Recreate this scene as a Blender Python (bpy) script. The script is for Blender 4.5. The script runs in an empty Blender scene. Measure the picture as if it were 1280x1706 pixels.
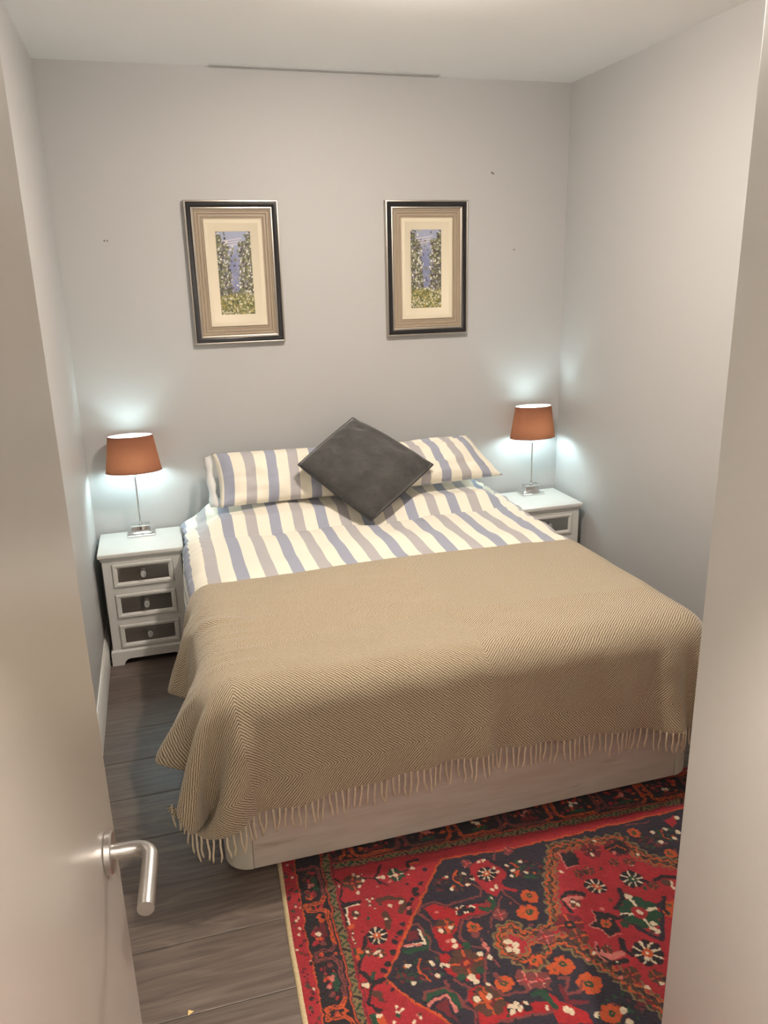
import bpy, bmesh, math, random, json
import numpy as np
from mathutils import Vector, Matrix, noise as mnoise

random.seed(7); rng = np.random.default_rng(7)
scene = bpy.context.scene
COL = scene.collection

# ------------------------------------------------------------------ camera
ROOM_W, CEIL = 2.4223, 2.55
cam_d = bpy.data.cameras.new('camera'); cam = bpy.data.objects.new('camera', cam_d); COL.objects.link(cam)
F_PX, PITCH, YAW, ROLL = 1306.68, 0.2930, 0.2791, -0.0246
cam_d.sensor_fit = 'VERTICAL'; cam_d.sensor_height = 36.0; cam_d.lens = F_PX * 36.0 / 1706.0
cam_d.clip_start = 0.01
fw = Vector((math.sin(YAW)*math.cos(PITCH), math.cos(YAW)*math.cos(PITCH), -math.sin(PITCH)))
rt = Vector((math.cos(YAW), -math.sin(YAW), 0)); up = rt.cross(fw)
r2 = rt*math.cos(ROLL) + up*math.sin(ROLL); u2 = -rt*math.sin(ROLL) + up*math.cos(ROLL)
cam.matrix_world = Matrix(((r2.x, u2.x, -fw.x, 0.3413), (r2.y, u2.y, -fw.y, -3.7921), (r2.z, u2.z, -fw.z, 1.682), (0, 0, 0, 1)))
scene.camera = cam

# ------------------------------------------------------------------ world, exposure
w = bpy.data.worlds.new('world'); scene.world = w; w.use_nodes = True
w.node_tree.nodes['Background'].inputs[0].default_value = (0.9, 0.95, 1.0, 1)
w.node_tree.nodes['Background'].inputs[1].default_value = 0.05
vs = scene.view_settings
vs.view_transform = 'Standard'; vs.look = 'None'; vs.gamma = 1.0; vs.use_curve_mapping = False
vs.exposure = 0.55
WARM = (1.0, 0.895, 0.79)
LIGHT_ROOM, LIGHT_SIDE, LIGHT_HALL, LAMP_GLOW = 680.0, 205.0, 3000.0, 98.0

# ceiling lights: a small drum fitting over the bed, a globe bulb in the hall (built further down)
ROOM_LIGHT, HALL_LIGHT = (1.21, -1.50), (0.60, -4.05)

# ------------------------------------------------------------------ helpers
def srgb(r, g, b):
    f = lambda c: (c/255/12.92) if c/255 <= .04045 else ((c/255+.055)/1.055)**2.4
    return (f(r), f(g), f(b), 1)

class NT:
    """small helper round a material's node tree"""
    def __init__(s, name):
        s.m = bpy.data.materials.new(name); s.m.use_nodes = True; s.t = s.m.node_tree
        s.b = s.t.nodes['Principled BSDF']; s.out = s.t.nodes['Material Output']
    def n(s, typ, **kw):
        nd = s.t.nodes.new(typ)
        for k, v in kw.items(): setattr(nd, k, v)
        return nd
    def l(s, a, b): s.t.links.new(a, b)
    def val(s, sock, v):
        if hasattr(v, 'is_output') or isinstance(v, bpy.types.NodeSocket): s.l(v, sock)
        else: sock.default_value = v
    def math(s, op, a, b=0.0, c=None):
        nd = s.n('ShaderNodeMath', operation=op); s.val(nd.inputs[0], a); s.val(nd.inputs[1], b)
        if c is not None: s.val(nd.inputs[2], c)
        return nd.outputs[0]
    def mix(s, f, a, b, mode='MIX'):
        nd = s.n('ShaderNodeMix', data_type='RGBA', blend_type=mode)
        s.val(nd.inputs[0], f); s.val(nd.inputs[6], a); s.val(nd.inputs[7], b); return nd.outputs[2]
    def noise(s, vec, scale, detail=3, rough=.5):
        nd = s.n('ShaderNodeTexNoise'); nd.inputs['Scale'].default_value = scale; nd.inputs['Detail'].default_value = detail
        nd.inputs['Roughness'].default_value = rough
        if vec is not None: s.l(vec, nd.inputs['Vector'])
        return nd.outputs['Fac']
    def ramp(s, f, stops, interp='LINEAR'):
        nd = s.n('ShaderNodeValToRGB'); cr = nd.color_ramp; cr.interpolation = interp
        while len(cr.elements) < len(stops): cr.elements.new(.5)
        for e, (p, c) in zip(cr.elements, stops): e.position = p; e.color = c if len(c) == 4 else (*c, 1)
        s.l(f, nd.inputs[0]); return nd.outputs[0]
    def coords(s, kind='Object'): return s.n('ShaderNodeTexCoord').outputs[kind]
    def sep(s, v):
        nd = s.n('ShaderNodeSeparateXYZ'); s.l(v, nd.inputs[0]); return nd.outputs
    def mapping(s, v, scale=(1,1,1), loc=(0,0,0)):
        nd = s.n('ShaderNodeMapping'); s.l(v, nd.inputs[0]); nd.inputs['Scale'].default_value = scale; nd.inputs['Location'].default_value = loc
        return nd.outputs[0]
    def bump(s, h, strength=.2, dist=.002):
        nd = s.n('ShaderNodeBump'); nd.inputs['Strength'].default_value = strength; nd.inputs['Distance'].default_value = dist
        s.l(h, nd.inputs['Height']); s.l(nd.outputs[0], s.b.inputs['Normal'])
    def base(s, c): s.val(s.b.inputs['Base Color'], c)
    def set(s, **kw):
        for k, v in kw.items(): s.b.inputs[k.replace('_', ' ')].default_value = v

def paint(name, col, rough=.6, bump=.05, scale=180, var=.03):
    t = NT(name); co = t.coords()
    n1 = t.noise(co, 3.0, 3); dark = tuple(c*(1-var) for c in col[:3])+(1,)
    t.base(t.mix(n1, dark, col)); t.set(Roughness=rough)
    if bump > .1: t.bump(t.noise(co, scale, 2), bump, .001)
    return t.m
def metal(name, col, rough, brushed=None):
    t = NT(name); t.base(col); t.set(Metallic=1.0, Roughness=rough)
    if brushed:
        t.bump(t.noise(t.mapping(t.coords(), brushed), 60, 2), .08, .0005)
    return t.m

M = {}
M['wall'] = paint('wall_paint', (.50, .495, .485, 1), .55, .06, 260)
M['ceiling'] = paint('ceiling_paint', (.915, .92, .915, 1), .7, .04, 200)
M['trim'] = paint('gloss_trim', (.80, .78, .74, 1), .28, .02, 90)
M['door'] = paint('door_paint', (.325, .297, .264, 1), .30, .02, 60)
M['jamb'] = paint('brushed_paint', (.63, .60, .56, 1), .42, .03, 150, .06)
M['white_wood'] = paint('painted_wood', (.70, .685, .645, 1), .38, .03, 120)
M['steel'] = metal('brushed_steel', (.50, .475, .45, 1), .33, (1, 1, 30))
M['chrome'] = metal('chrome', (.72, .71, .70, 1), .10)
M['silver'] = metal('aged_silver', (.50, .46, .41, 1), .38)
M['black_frame'] = paint('black_lacquer', (.012, .011, .012, 1), .22, .02, 90)
M['gilt'] = paint('taupe_leaf', srgb(168, 152, 132), .42, .06, 60, .12)
M['cream_mat'] = paint('cream_mount', srgb(222, 210, 186), .6, .03, 300)
M['mirror'] = metal('smoked_mirror', (.42, .415, .40, 1), .05)
M['dark_gap'] = paint('dark_inside', (.03, .028, .026, 1), .8)
t = NT('knob_glass'); t.base((.92, .92, .90, 1)); t.set(Roughness=.05, Transmission_Weight=.75, IOR=1.5); M['crystal'] = t.m
# bed base : washed white oak
t = NT('washed_oak'); co = t.coords(); m1 = t.mapping(co, (1.2, 9, 9))
g = t.noise(m1, 3.5, 6, .6); g2 = t.noise(t.mapping(co, (2, 60, 60)), 3, 3)
c = t.mix(t.ramp(g, [(.35, (0, 0, 0)), (.7, (1, 1, 1))]), srgb(190, 176, 163), srgb(206, 196, 184))
k = t.noise(t.mapping(co, (3, 14, 14), (.3, 0, .2)), 1.6, 2); c = t.mix(t.ramp(k, [(.70, (0, 0, 0)), (.80, (.55, .55, .55))]), c, srgb(140, 118, 98))
t.base(c); t.set(Roughness=.5); t.bump(g2, .06, .001); M['oak'] = t.m
M['bed_corner'] = paint('corner_laminate', srgb(200, 194, 178), .5, .02, 80)
M['mattress'] = paint('mattress_cloth', (.75, .74, .72, 1), .9, .2, 300)

# floor boards : grey-brown laminate, grain along local X, own offset for each board
t = NT('grey_laminate'); co = t.coords(); oi = t.n('ShaderNodeObjectInfo')
off = t.n('ShaderNodeVectorMath', operation='SCALE'); cb = t.n('ShaderNodeCombineXYZ')
t.l(oi.outputs['Random'], cb.inputs[0]); t.l(oi.outputs['Random'], cb.inputs[1]); t.l(cb.outputs[0], off.inputs[0]); off.inputs['Scale'].default_value = 37
ad = t.n('ShaderNodeVectorMath', operation='ADD'); t.l(co, ad.inputs[0]); t.l(off.outputs[0], ad.inputs[1]); v = ad.outputs[0]
big = t.noise(t.mapping(v, (.9, 5.5, 1)), 1.5, 2, .45)
rings = t.math('SINE', t.math('MULTIPLY', big, 55.0)); rings = t.math('MULTIPLY_ADD', rings, .5, .5)
fine = t.noise(t.mapping(v, (2.5, 90, 1)), 4.0, 5, .6)
mid = t.noise(t.mapping(v, (1.1, 26, 1)), 2.6, 5, .6)
c = t.mix(t.ramp(mid, [(.3, (0, 0, 0)), (.72, (1, 1, 1))]), srgb(78, 67, 60), srgb(114, 101, 91))
c = t.mix(t.math('MULTIPLY', t.ramp(rings, [(.72, (0, 0, 0)), (1, (1, 1, 1))]), .22), c, srgb(136, 122, 110))
c = t.mix(t.math('MULTIPLY', t.ramp(fine, [(.52, (0, 0, 0)), (.75, (1, 1, 1))]), .55), c, srgb(58, 51, 47))
hs = t.n('ShaderNodeHueSaturation'); t.l(c, hs.inputs['Color']); t.l(t.math('MULTIPLY_ADD', oi.outputs['Random'], .26, .80), hs.inputs['Value'])
t.base(hs.outputs[0]); t.set(Roughness=.42); t.bump(fine, .10, .001); M['plank'] = t.m

# striped cotton (UV in metres, stripes along U)
PERIOD = .213
t = NT('striped_cotton'); uv = t.coords('UV'); x = t.sep(uv)
fr = t.math('FRACT', t.math('DIVIDE', x[0], PERIOD))
cream = srgb(247, 240, 222); blue = srgb(164, 167, 182); grey = srgb(194, 189, 188)
fs = t.math('MULTIPLY_ADD', t.math('SINE', t.math('MULTIPLY', x[0], 2*math.pi/.0042)), .5, .5)
greyc = t.mix(t.math('MULTIPLY', fs, .55), grey, srgb(168, 163, 166))
s_blue = t.math('LESS_THAN', fr, .235)
s_grey = t.math('MULTIPLY', t.math('GREATER_THAN', fr, .5), t.math('LESS_THAN', fr, .735))
c = t.mix(s_grey, t.mix(s_blue, cream, blue), greyc)
t.base(c); t.set(Roughness=.85); t.b.inputs['Sheen Weight'].default_value = .15
nb = t.noise(uv, 22, 4, .6); t.bump(nb, .25, .006); M['stripes'] = t.m

# wool throw : twill lines that turn at block edges (UV in metres)
THROW_W, THROW_L = 2.18, 1.165
t = NT('herringbone_wool'); uv = t.coords('UV'); x = t.sep(uv)
wob = t.math('MULTIPLY_ADD', t.noise(uv, 70, 2), .007, -.0035)
fu = t.math('ABSOLUTE', t.math('SUBTRACT', t.math('ABSOLUTE', t.math('SUBTRACT', x[0], 1.06)), .75))
fv = t.math('ABSOLUTE', t.math('SUBTRACT', t.math('ABSOLUTE', t.math('SUBTRACT', x[1], .56)), .505))
ph = t.math('ADD', t.math('ADD', fu, fv), wob)
ln = t.math('MULTIPLY_ADD', t.math('SINE', t.math('MULTIPLY', ph, 2*math.pi/.0092)), .5, .5)
fz = t.noise(uv, 420, 3, .7); fz2 = t.noise(uv, 90, 3, .6)
k = t.math('ADD', ln, t.math('MULTIPLY_ADD', fz, 1.5, -.75))
c = t.mix(t.ramp(k, [(.22, (0, 0, 0)), (.78, (1, 1, 1))]), srgb(108, 93, 76), srgb(212, 196, 164))
c = t.mix(t.math('MULTIPLY', fz2, .25), c, srgb(168, 150, 124))
t.base(c); t.set(Roughness=.95); t.b.inputs['Sheen Weight'].default_value = .3
t.bump(k, .35, .002); M['wool'] = t.m
t = NT('cream_yarn'); uv = t.coords(); n1 = t.noise(uv, 160, 3)
t.base(t.mix(n1, srgb(206, 188, 158), srgb(242, 228, 200))); t.set(Roughness=.95); M['yarn'] = t.m

# velvet
t = NT('grey_velvet'); co = t.coords(); n1 = t.noise(co, 9, 5, .65); n2 = t.noise(t.mapping(co, (1, 1, 3)), 35, 4, .7)
nn = t.math('ADD', t.math('MULTIPLY', n1, .65), t.math('MULTIPLY', n2, .35))
c = t.mix(t.ramp(nn, [(.36, (0, 0, 0)), (.66, (1, 1, 1))]), srgb(52, 51, 50), srgb(80, 79, 76))
t.base(c); t.set(Roughness=.8); t.b.inputs['Sheen Weight'].default_value = .5; t.b.inputs['Sheen Roughness'].default_value = .4
t.bump(n1, .15, .006); M['velvet'] = t.m
M['velvet_dark'] = paint('velvet_piping', srgb(52, 51, 50), .85)

# rug and pictures : pigment stored per point
def pigment(name, attr, rough, sheen, bscale, bstr):
    t = NT(name); a = t.n('ShaderNodeAttribute'); a.attribute_name = attr
    co = t.coords(); n1 = t.noise(co, bscale, 2, .7)
    t.base(t.mix(.35, a.outputs['Color'], t.mix(n1, (.5, .5, .5, 1), (1.25, 1.25, 1.25, 1)), 'MULTIPLY'))
    t.set(Roughness=rough); t.b.inputs['Sheen Weight'].default_value = sheen; t.bump(n1, bstr, .004); return t.m
M['rug'] = pigment('rug_wool', 'pigment', .9, .08, 330, .5)
M['oil'] = pigment('oil_paint', 'pigment', .5, 0, 300, .3)
t = NT('selvedge'); co = t.coords(); t.base(t.mix(t.noise(co, 220, 2), srgb(150, 128, 92), srgb(206, 188, 150))); t.set(Roughness=.95); M['selvedge'] = t.m

# lamp shade cloth + bulb
def shade_mat(name, dif, tra, f):
    t = NT(name); d = t.n('ShaderNodeBsdfDiffuse'); tr = t.n('ShaderNodeBsdfTranslucent'); mx = t.n('ShaderNodeMixShader')
    co = t.coords(); z = t.noise(t.mapping(co, (40, 40, 260)), 6, 2)
    t.l(t.mix(z, tuple(c*.85 for c in dif[:3])+(1,), dif), d.inputs[0]); tr.inputs[0].default_value = tra; mx.inputs[0].default_value = f
    t.l(d.outputs[0], mx.inputs[1]); t.l(tr.outputs[0], mx.inputs[2]); t.l(mx.outputs[0], t.out.inputs[0]); return t.m
M['shade'] = shade_mat('terracotta_shade', srgb(132, 86, 70), (.60, .20, .09, 1), .20)
M['lining'] = shade_mat('white_lining', (.82, .82, .80, 1), (.8, .78, .74, 1), .18)
t = NT('bulb_glow'); e = t.n('ShaderNodeEmission'); e.inputs[0].default_value = (.70, .95, 1.0, 1); e.inputs[1].default_value = LAMP_GLOW
t.l(e.outputs[0], t.out.inputs[0]); M['bulb'] = t.m
for key, pw in (('room_glow', LIGHT_ROOM), ('side_glow', LIGHT_SIDE), ('hall_glow', LIGHT_HALL)):
    t = NT(key); e = t.n('ShaderNodeEmission'); e.inputs[0].default_value = (*WARM, 1); e.inputs[1].default_value = pw; t.l(e.outputs[0], t.out.inputs[0]); M[key] = t.m
M['paper'] = paint('yellow_scrap', srgb(222, 190, 120), .7)
M['hole'] = paint('hole_dark', srgb(110, 98, 88), .9)

# ------------------------------------------------------------------ object builders
def link(name, me, mat=None, parent=None, smooth=None):
    o = bpy.data.objects.new(name, me); COL.objects.link(o)
    if mat is not None: me.materials.append(M[mat] if isinstance(mat, str) else mat)
    if parent is not None: o.parent = parent
    if smooth:
        me.polygons.foreach_set('use_smooth', [True]*len(me.polygons))
        if smooth < 180: me.set_sharp_from_angle(angle=math.radians(smooth))
    return o
def from_bm(name, bm, mat=None, parent=None, smooth=None):
    bmesh.ops.recalc_face_normals(bm, faces=bm.faces)
    me = bpy.data.meshes.new(name); bm.to_mesh(me); bm.free(); return link(name, me, mat, parent, smooth)
def empty(name, loc=(0, 0, 0), rz=0):
    o = bpy.data.objects.new(name, None); o.location = loc; o.rotation_euler = (0, 0, rz); o.empty_display_size = .1; COL.objects.link(o); return o
def tag(o, label=None, cat=None, group=None, kind=None):
    for k, v in (('label', label), ('category', cat), ('group', group), ('kind', kind)):
        if v: o[k] = v
    return o
def bbox(bm, x0, x1, y0, y1, z0, z1, bev=0, seg=2):
    r = bmesh.ops.create_cube(bm, size=1)
    for v in r['verts']:
        v.co = Vector(((x0+x1)/2+v.co.x*(x1-x0), (y0+y1)/2+v.co.y*(y1-y0), (z0+z1)/2+v.co.z*(z1-z0)))
    if bev:
        es = list({e for v in r['verts'] for e in v.link_edges})
        bmesh.ops.bevel(bm, geom=es, offset=bev, segments=seg, profile=.5, affect='EDGES')
def box(name, x0, x1, y0, y1, z0, z1, mat, parent=None, bev=0, seg=2):
    bm = bmesh.new(); bbox(bm, x0, x1, y0, y1, z0, z1, bev, seg)
    return from_bm(name, bm, mat, parent, 40 if bev else None)
def prism(name, pts, a0, a1, axis, mat, parent=None, bev=0):
    """outline in a plane, pulled along an axis: 'x' -> pts are (y,z); 'y' -> (x,z); 'z' -> (x,y)"""
    f = {'x': lambda p, a: (a, p[0], p[1]), 'y': lambda p, a: (p[0], a, p[1]), 'z': lambda p, a: (p[0], p[1], a)}[axis]
    bm = bmesh.new()
    A = [bm.verts.new(f(p, a0)) for p in pts]; B = [bm.verts.new(f(p, a1)) for p in pts]; n = len(pts)
    bm.faces.new(A); bm.faces.new(B[::-1])
    for i in range(n): bm.faces.new((A[i], B[i], B[(i+1) % n], A[(i+1) % n]))
    if bev: bmesh.ops.bevel(bm, geom=list(bm.edges), offset=bev, segments=1, affect='EDGES')
    return from_bm(name, bm, mat, parent, 30)
def loft(name, rings, mat, parent=None, cap0=True, cap1=True, smooth=40):
    """rings: lists of points with the same count, closed round"""
    bm = bmesh.new(); R = [[bm.verts.new(p) for p in r] for r in rings]; n = len(rings[0])
    for a, b in zip(R, R[1:]):
        for i in range(n): bm.faces.new((a[i], a[(i+1) % n], b[(i+1) % n], b[i]))
    if cap0: bm.faces.new(R[0][::-1])
    if cap1: bm.faces.new(R[-1])
    return from_bm(name, bm, mat, parent, smooth)
def ellipse(cx, cy, z, rx, ry, n=32): return [(cx+rx*math.cos(2*math.pi*i/n), cy+ry*math.sin(2*math.pi*i/n), z) for i in range(n)]
def rectring(cx, cy, z, hx, hy, r=.004):
    out = []
    for sx, sy, a0 in ((1, 1, 0), (-1, 1, 90), (-1, -1, 180), (1, -1, 270)):
        for k in range(4):
            a = math.radians(a0+30*k); out.append((cx+sx*(hx-r)+r*math.cos(a), cy+sy*(hy-r)+r*math.sin(a), z))
    return out
def tube(name, pts, rad, mat, parent=None, n=16, caps=True, smooth=60):
    pts = [Vector(p) for p in pts]; rings = []; ref = Vector((.13, .21, .97)).normalized(); nrm = None
    for i, p in enumerate(pts):
        d = (pts[min(i+1, len(pts)-1)]-pts[max(i-1, 0)]).normalized()
        nrm = (ref if nrm is None else nrm); nrm = (nrm-d*nrm.dot(d)).normalized(); b = d.cross(nrm)
        r = rad[i] if isinstance(rad, (list, tuple)) else rad
        rings.append([p+nrm*r*math.cos(2*math.pi*k/n)+b*r*math.sin(2*math.pi*k/n) for k in range(n)])
    return loft(name, rings, mat, parent, caps, caps, smooth)
def grid_mesh(name, P, UV=None, closed_u=False):
    """P: (nu,nv,3) array -> quad mesh with UVs"""
    nu, nv, _ = P.shape; idx = np.arange(nu*nv).reshape(nu, nv)
    q = np.stack([idx[:-1, :-1], idx[1:, :-1], idx[1:, 1:], idx[:-1, 1:]], -1).reshape(-1, 4)
    me = bpy.data.meshes.new(name); me.vertices.add(nu*nv); me.vertices.foreach_set('co', np.ascontiguousarray(P.reshape(-1), dtype=np.float32))
    me.loops.add(q.size); me.loops.foreach_set('vertex_index', q.reshape(-1).astype(np.int32))
    me.polygons.add(len(q)); me.polygons.foreach_set('loop_start', np.arange(0, q.size, 4, dtype=np.int32)); me.polygons.foreach_set('loop_total', np.full(len(q), 4, dtype=np.int32))
    if UV is not None:
        l = me.uv_layers.new(name='UVMap'); l.data.foreach_set('uv', np.ascontiguousarray(UV.reshape(-1, 2)[q.reshape(-1)].reshape(-1), dtype=np.float32))
    me.update(calc_edges=True); me.validate(); return me
def smoothnoise(nu, nv, cu, cv, seed):
    """bilinear-cubic value noise on a grid, range about -1..1"""
    g = np.random.default_rng(seed).uniform(-1, 1, (cu+3, cv+3))
    u = np.linspace(0, cu, nu); v = np.linspace(0, cv, nv)
    iu = np.minimum(u.astype(int), cu-1+1); iv = np.minimum(v.astype(int), cv-1+1)
    fu = u-iu; fv = v-iv; fu = fu*fu*(3-2*fu); fv = fv*fv*(3-2*fv)
    a = g[np.ix_(iu, iv)]; b = g[np.ix_(iu+1, iv)]; c = g[np.ix_(iu, iv+1)]; d = g[np.ix_(iu+1, iv+1)]
    fu = fu[:, None]; fv = fv[None, :]
    return (a*(1-fu)+b*fu)*(1-fv)+(c*(1-fu)+d*fu)*fv

# ================================================================== THE ROOM
Y1 = -5.2                                   # far end of the hall behind the camera
PIER_X, PIER_Y, DOORWALL_Y = 1.02, -2.975, -3.64
def structure(o): o['kind'] = 'structure'; return o
floor = structure(box('floor', -.1, ROOM_W+.1, Y1, .1, -.06, -.012, 'dark_gap'))
PW, PL = .2258, 1.38
bm = bmesh.new(); bbox(bm, 0, PL-.0014, 0, PW-.0022, -.012, 0, .0011, 1)
plank_me = bpy.data.meshes.new('plank'); bm.to_mesh(plank_me); bm.free(); plank_me.materials.append(M['plank'])
row = 0; y = -2.26+PW*10
cuts = {}
while y > Y1:
    x = -[.22, .05, .55, .40, .12, .66][row % 6]
    while x < ROOM_W:
        xa, xb = max(x, 0), min(x+PL, ROOM_W); yt = min(y+PW, -.001)
        if xb-xa > .04 and yt-y > .02:
            if xa == x and xb == x+PL and yt == y+PW: me = plank_me
            else:
                bm = bmesh.new(); bbox(bm, 0, xb-xa-.0014, 0, yt-y-.0022, -.012, 0, .0011, 1); me = bpy.data.meshes.new('plank'); bm.to_mesh(me); bm.free(); me.materials.append(M['plank'])
            o = link('plank', me, None, floor); o.location = (xa, y, 0)
        x += PL
    y -= PW; row += 1
ceiling = structure(box('ceiling', -.1, ROOM_W+.1, Y1, .1, CEIL, CEIL+.08, 'ceiling'))
wall_back = structure(box('wall_back', -.1, ROOM_W+.1, 0, .1, -.02, CEIL, 'wall'))
structure(box('wall_left', -.1, 0, Y1, 0, -.02, CEIL, 'wall'))
structure(box('wall_right', ROOM_W, ROOM_W+.1, Y1, 0, -.02, CEIL, 'wall'))
structure(box('wall_hall', -.1, ROOM_W+.1, Y1-.1, Y1, -.02, CEIL, 'wall'))
structure(box('wall_front', PIER_X, ROOM_W, DOORWALL_Y-.1, PIER_Y, 0, CEIL, 'jamb', None, .003, 2))
bm = bmesh.new(); bbox(bm, 0, .14, DOORWALL_Y-.1, DOORWALL_Y, 0, CEIL); bbox(bm, .14, PIER_X, DOORWALL_Y-.1, DOORWALL_Y, 2.06, CEIL)
structure(from_bm('wall_entrance', bm, 'wall'))
# slim strip let into the ceiling along the back wall
structure(box('trim_1', .70, 1.735, -.045, 0, CEIL-.004, CEIL, 'wall', None, .001))
# door lining behind the camera
bm = bmesh.new(); bbox(bm, .14, .166, DOORWALL_Y-.105, DOORWALL_Y+.004, 0, 2.06); bbox(bm, .166, PIER_X-.026, DOORWALL_Y-.105, DOORWALL_Y+.004, 2.034, 2.06); bbox(bm, PIER_X-.026, PIER_X, DOORWALL_Y-.105, DOORWALL_Y+.004, 0, 2.06)
structure(from_bm('trim_2', bm, 'trim'))
SK = [(0, 0), (.016, 0), (.016, .085), (.013, .092), (.013, .100), (.008, .112), (.004, .119), (0, .12)]
structure(prism('baseboard_left', SK, DOORWALL_Y, 0, 'y', 'trim'))
structure(prism('baseboard_right', [(ROOM_W-a, b) for a, b in SK], PIER_Y, 0, 'y', 'trim'))
structure(prism('baseboard_back', [(-a, b) for a, b in SK], .016, ROOM_W-.016, 'x', 'trim'))
structure(prism('baseboard_front', [(PIER_Y+a, b) for a, b in SK], PIER_X+.02, ROOM_W-.016, 'x', 'trim'))
# small filled screw holes and scuffs in the back wall
for hx, hz, hr in ((.196, 1.854, .0028), (.208, 1.853, .0028), (2.014, 2.145, .004), (2.022, 2.14, .003), (2.14, 1.79, .003)):
    loft('screw_hole', [[(a, -.0006, b) for a, b, _ in ellipse(hx, hz, 0, hr, hr, 10)], [(a, -.0002, b) for a, b, _ in ellipse(hx, hz, 0, hr*1.3, hr*1.3, 10)]], 'hole', wall_back)

# door, opened into the room along the left side
door = empty('door_1', (.1775, DOORWALL_Y+.045, 0), 0); structure(door)
ang = math.atan2(.065, .998); door.rotation_euler = (0, 0, math.radians(90)-ang)
# local +X runs from hinge to free edge, local -Y is the side facing the bed
DL = 0.7625
box('door_leaf', 0, DL, 0, .04, .006, 2.03, 'door', door, .0012, 1)
rx, rz0 = DL-.075, 1.0
def disc(name, y0, y1, r, par):
    rr = [(0, r-.0015), (.0015, r), (abs(y1-y0)-.0015, r), (abs(y1-y0), r-.0015)]; s = 1 if y1 > y0 else -1
    return loft(name, [[(rx+q*math.cos(2*math.pi*k/40), y0+s*d, rz0+q*math.sin(2*math.pi*k/40)) for k in range(40)] for d, q in rr], 'steel', par)
for side in (-1, 1):
    y0 = 0 if side < 0 else .04
    rose = disc('rose', y0, y0+side*.0095, .026, door)
    pts = [(rx, y0+side*d, rz0) for d in (.009, .018, .026)]
    R = .021; cy = y0+side*.034
    for k in range(0, 10):
        a = math.radians(10*k); pts.append((rx-R+R*math.cos(a), cy+side*R*math.sin(a), rz0))
    pts += [(rx-R-d, cy+side*R, rz0) for d in (.02, .05, .085)]
    lv = tube('lever', pts, .0098, 'steel', door, 20, True, 50)
for hz in (.25, 1.75):
    tube('hinge', [(-.006, -.004, hz), (-.006, -.004, hz+.09)], .006, 'steel', door, 12)

# ceiling lights (the one over the bed is just above the picture)
n = 32
d = empty('ceiling_light', (*ROOM_LIGHT, CEIL))
loft('mounting_plate', [ellipse(0, 0, z, q, q, n) for z, q in ((0, .062), (-.016, .062), (-.018, .058))], 'trim', d)
loft('drum_diffuser', [ellipse(0, 0, z, .055, .055, n) for z in (-.018, -.098)], 'side_glow', d, False, False)
loft('bottom_diffuser', [ellipse(0, 0, -.098, .055, .055, n), ellipse(0, 0, -.100, .050, .050, n)], 'room_glow', d, False, True)
tag(d, 'small drum ceiling light above the middle of the bed', 'ceiling light')
d = empty('ceiling_light', (*HALL_LIGHT, CEIL))
loft('rose_cap', [ellipse(0, 0, z, q, q, n) for z, q in ((0, .045), (-.006, .045), (-.018, .030), (-.024, .012))], 'trim', d)
loft('bulb_holder', [ellipse(0, 0, z, q, q, n) for z, q in ((-.024, .010), (-.060, .010), (-.062, .018), (-.098, .018), (-.100, .014))], 'trim', d)
r = .036
loft('bulb', [ellipse(0, 0, -.104-r+r*math.cos(math.radians(k)), r*math.sin(math.radians(k)), r*math.sin(math.radians(k)), n) for k in (20, 40, 60, 80, 100, 120, 140, 160, 172)], 'hall_glow', d)
tag(d, 'globe bulb ceiling light in the hall outside the bedroom door', 'ceiling light')

# ================================================================== BED
BX0, BX1, BYF = .400, 1.985, -1.843        # left, right, foot of the base
bed = empty('bed', ((BX0+BX1)/2, -.95, 0)); tag(bed, 'double bed with pale washed-wood ottoman base and rounded corners', 'bed')
def bedpart(o):
    o.parent = bed; o.location = -Vector(bed.location); return o
ZB0, ZB1, CR = .018, .335, .075
def arc(cx, cy, r, a0, a1, n=10): return [(cx+r*math.cos(math.radians(a0+(a1-a0)*k/n)), cy+r*math.sin(math.radians(a0+(a1-a0)*k/n))) for k in range(n+1)]
TH = .022
bedpart(box('foot_panel', BX0+CR+.001, BX1-CR-.001, BYF, BYF+TH, ZB0, ZB1, 'oak', None, .0015, 1))
bedpart(box('side_panel', BX0, BX0+TH, BYF+CR+.001, -.03, ZB0, ZB1, 'oak', None, .0015, 1))
bedpart(box('side_panel', BX1-TH, BX1, BYF+CR+.001, -.03, ZB0, ZB1, 'oak', None, .0015, 1))
for cx, a0 in ((BX0+CR, 180), (BX1-CR, 270)):
    o = arc(cx, BYF+CR, CR, a0, a0+90); i = arc(cx, BYF+CR, CR-TH, a0+90, a0)
    bedpart(prism('corner_panel', o+i, ZB0, ZB1, 'z', 'bed_corner'))
bedpart(box('head_panel', BX0+TH, BX1-TH, -.05, -.03, ZB0, ZB1, 'oak', None, .0015, 1))
bedpart(box('base_board', BX0+TH, BX1-TH, BYF+TH, -.05, ZB1-.03, ZB1-.004, 'oak'))
for fx in (BX0+.09, BX1-.09):
    for fy in (BYF+.09, -.14): bedpart(loft('foot', [ellipse(fx, fy, 0 if fx < 1 and fy > -1 or fy > -1 else .0, .02, .02, 16), ellipse(fx, fy, ZB1-.031, .022, .022, 16)], 'dark_gap', None))
bedpart(box('mattress', BX0+.012, BX1-.012, BYF+.012, -.035, ZB1, .555, 'mattress', None, .045, 4))

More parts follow.
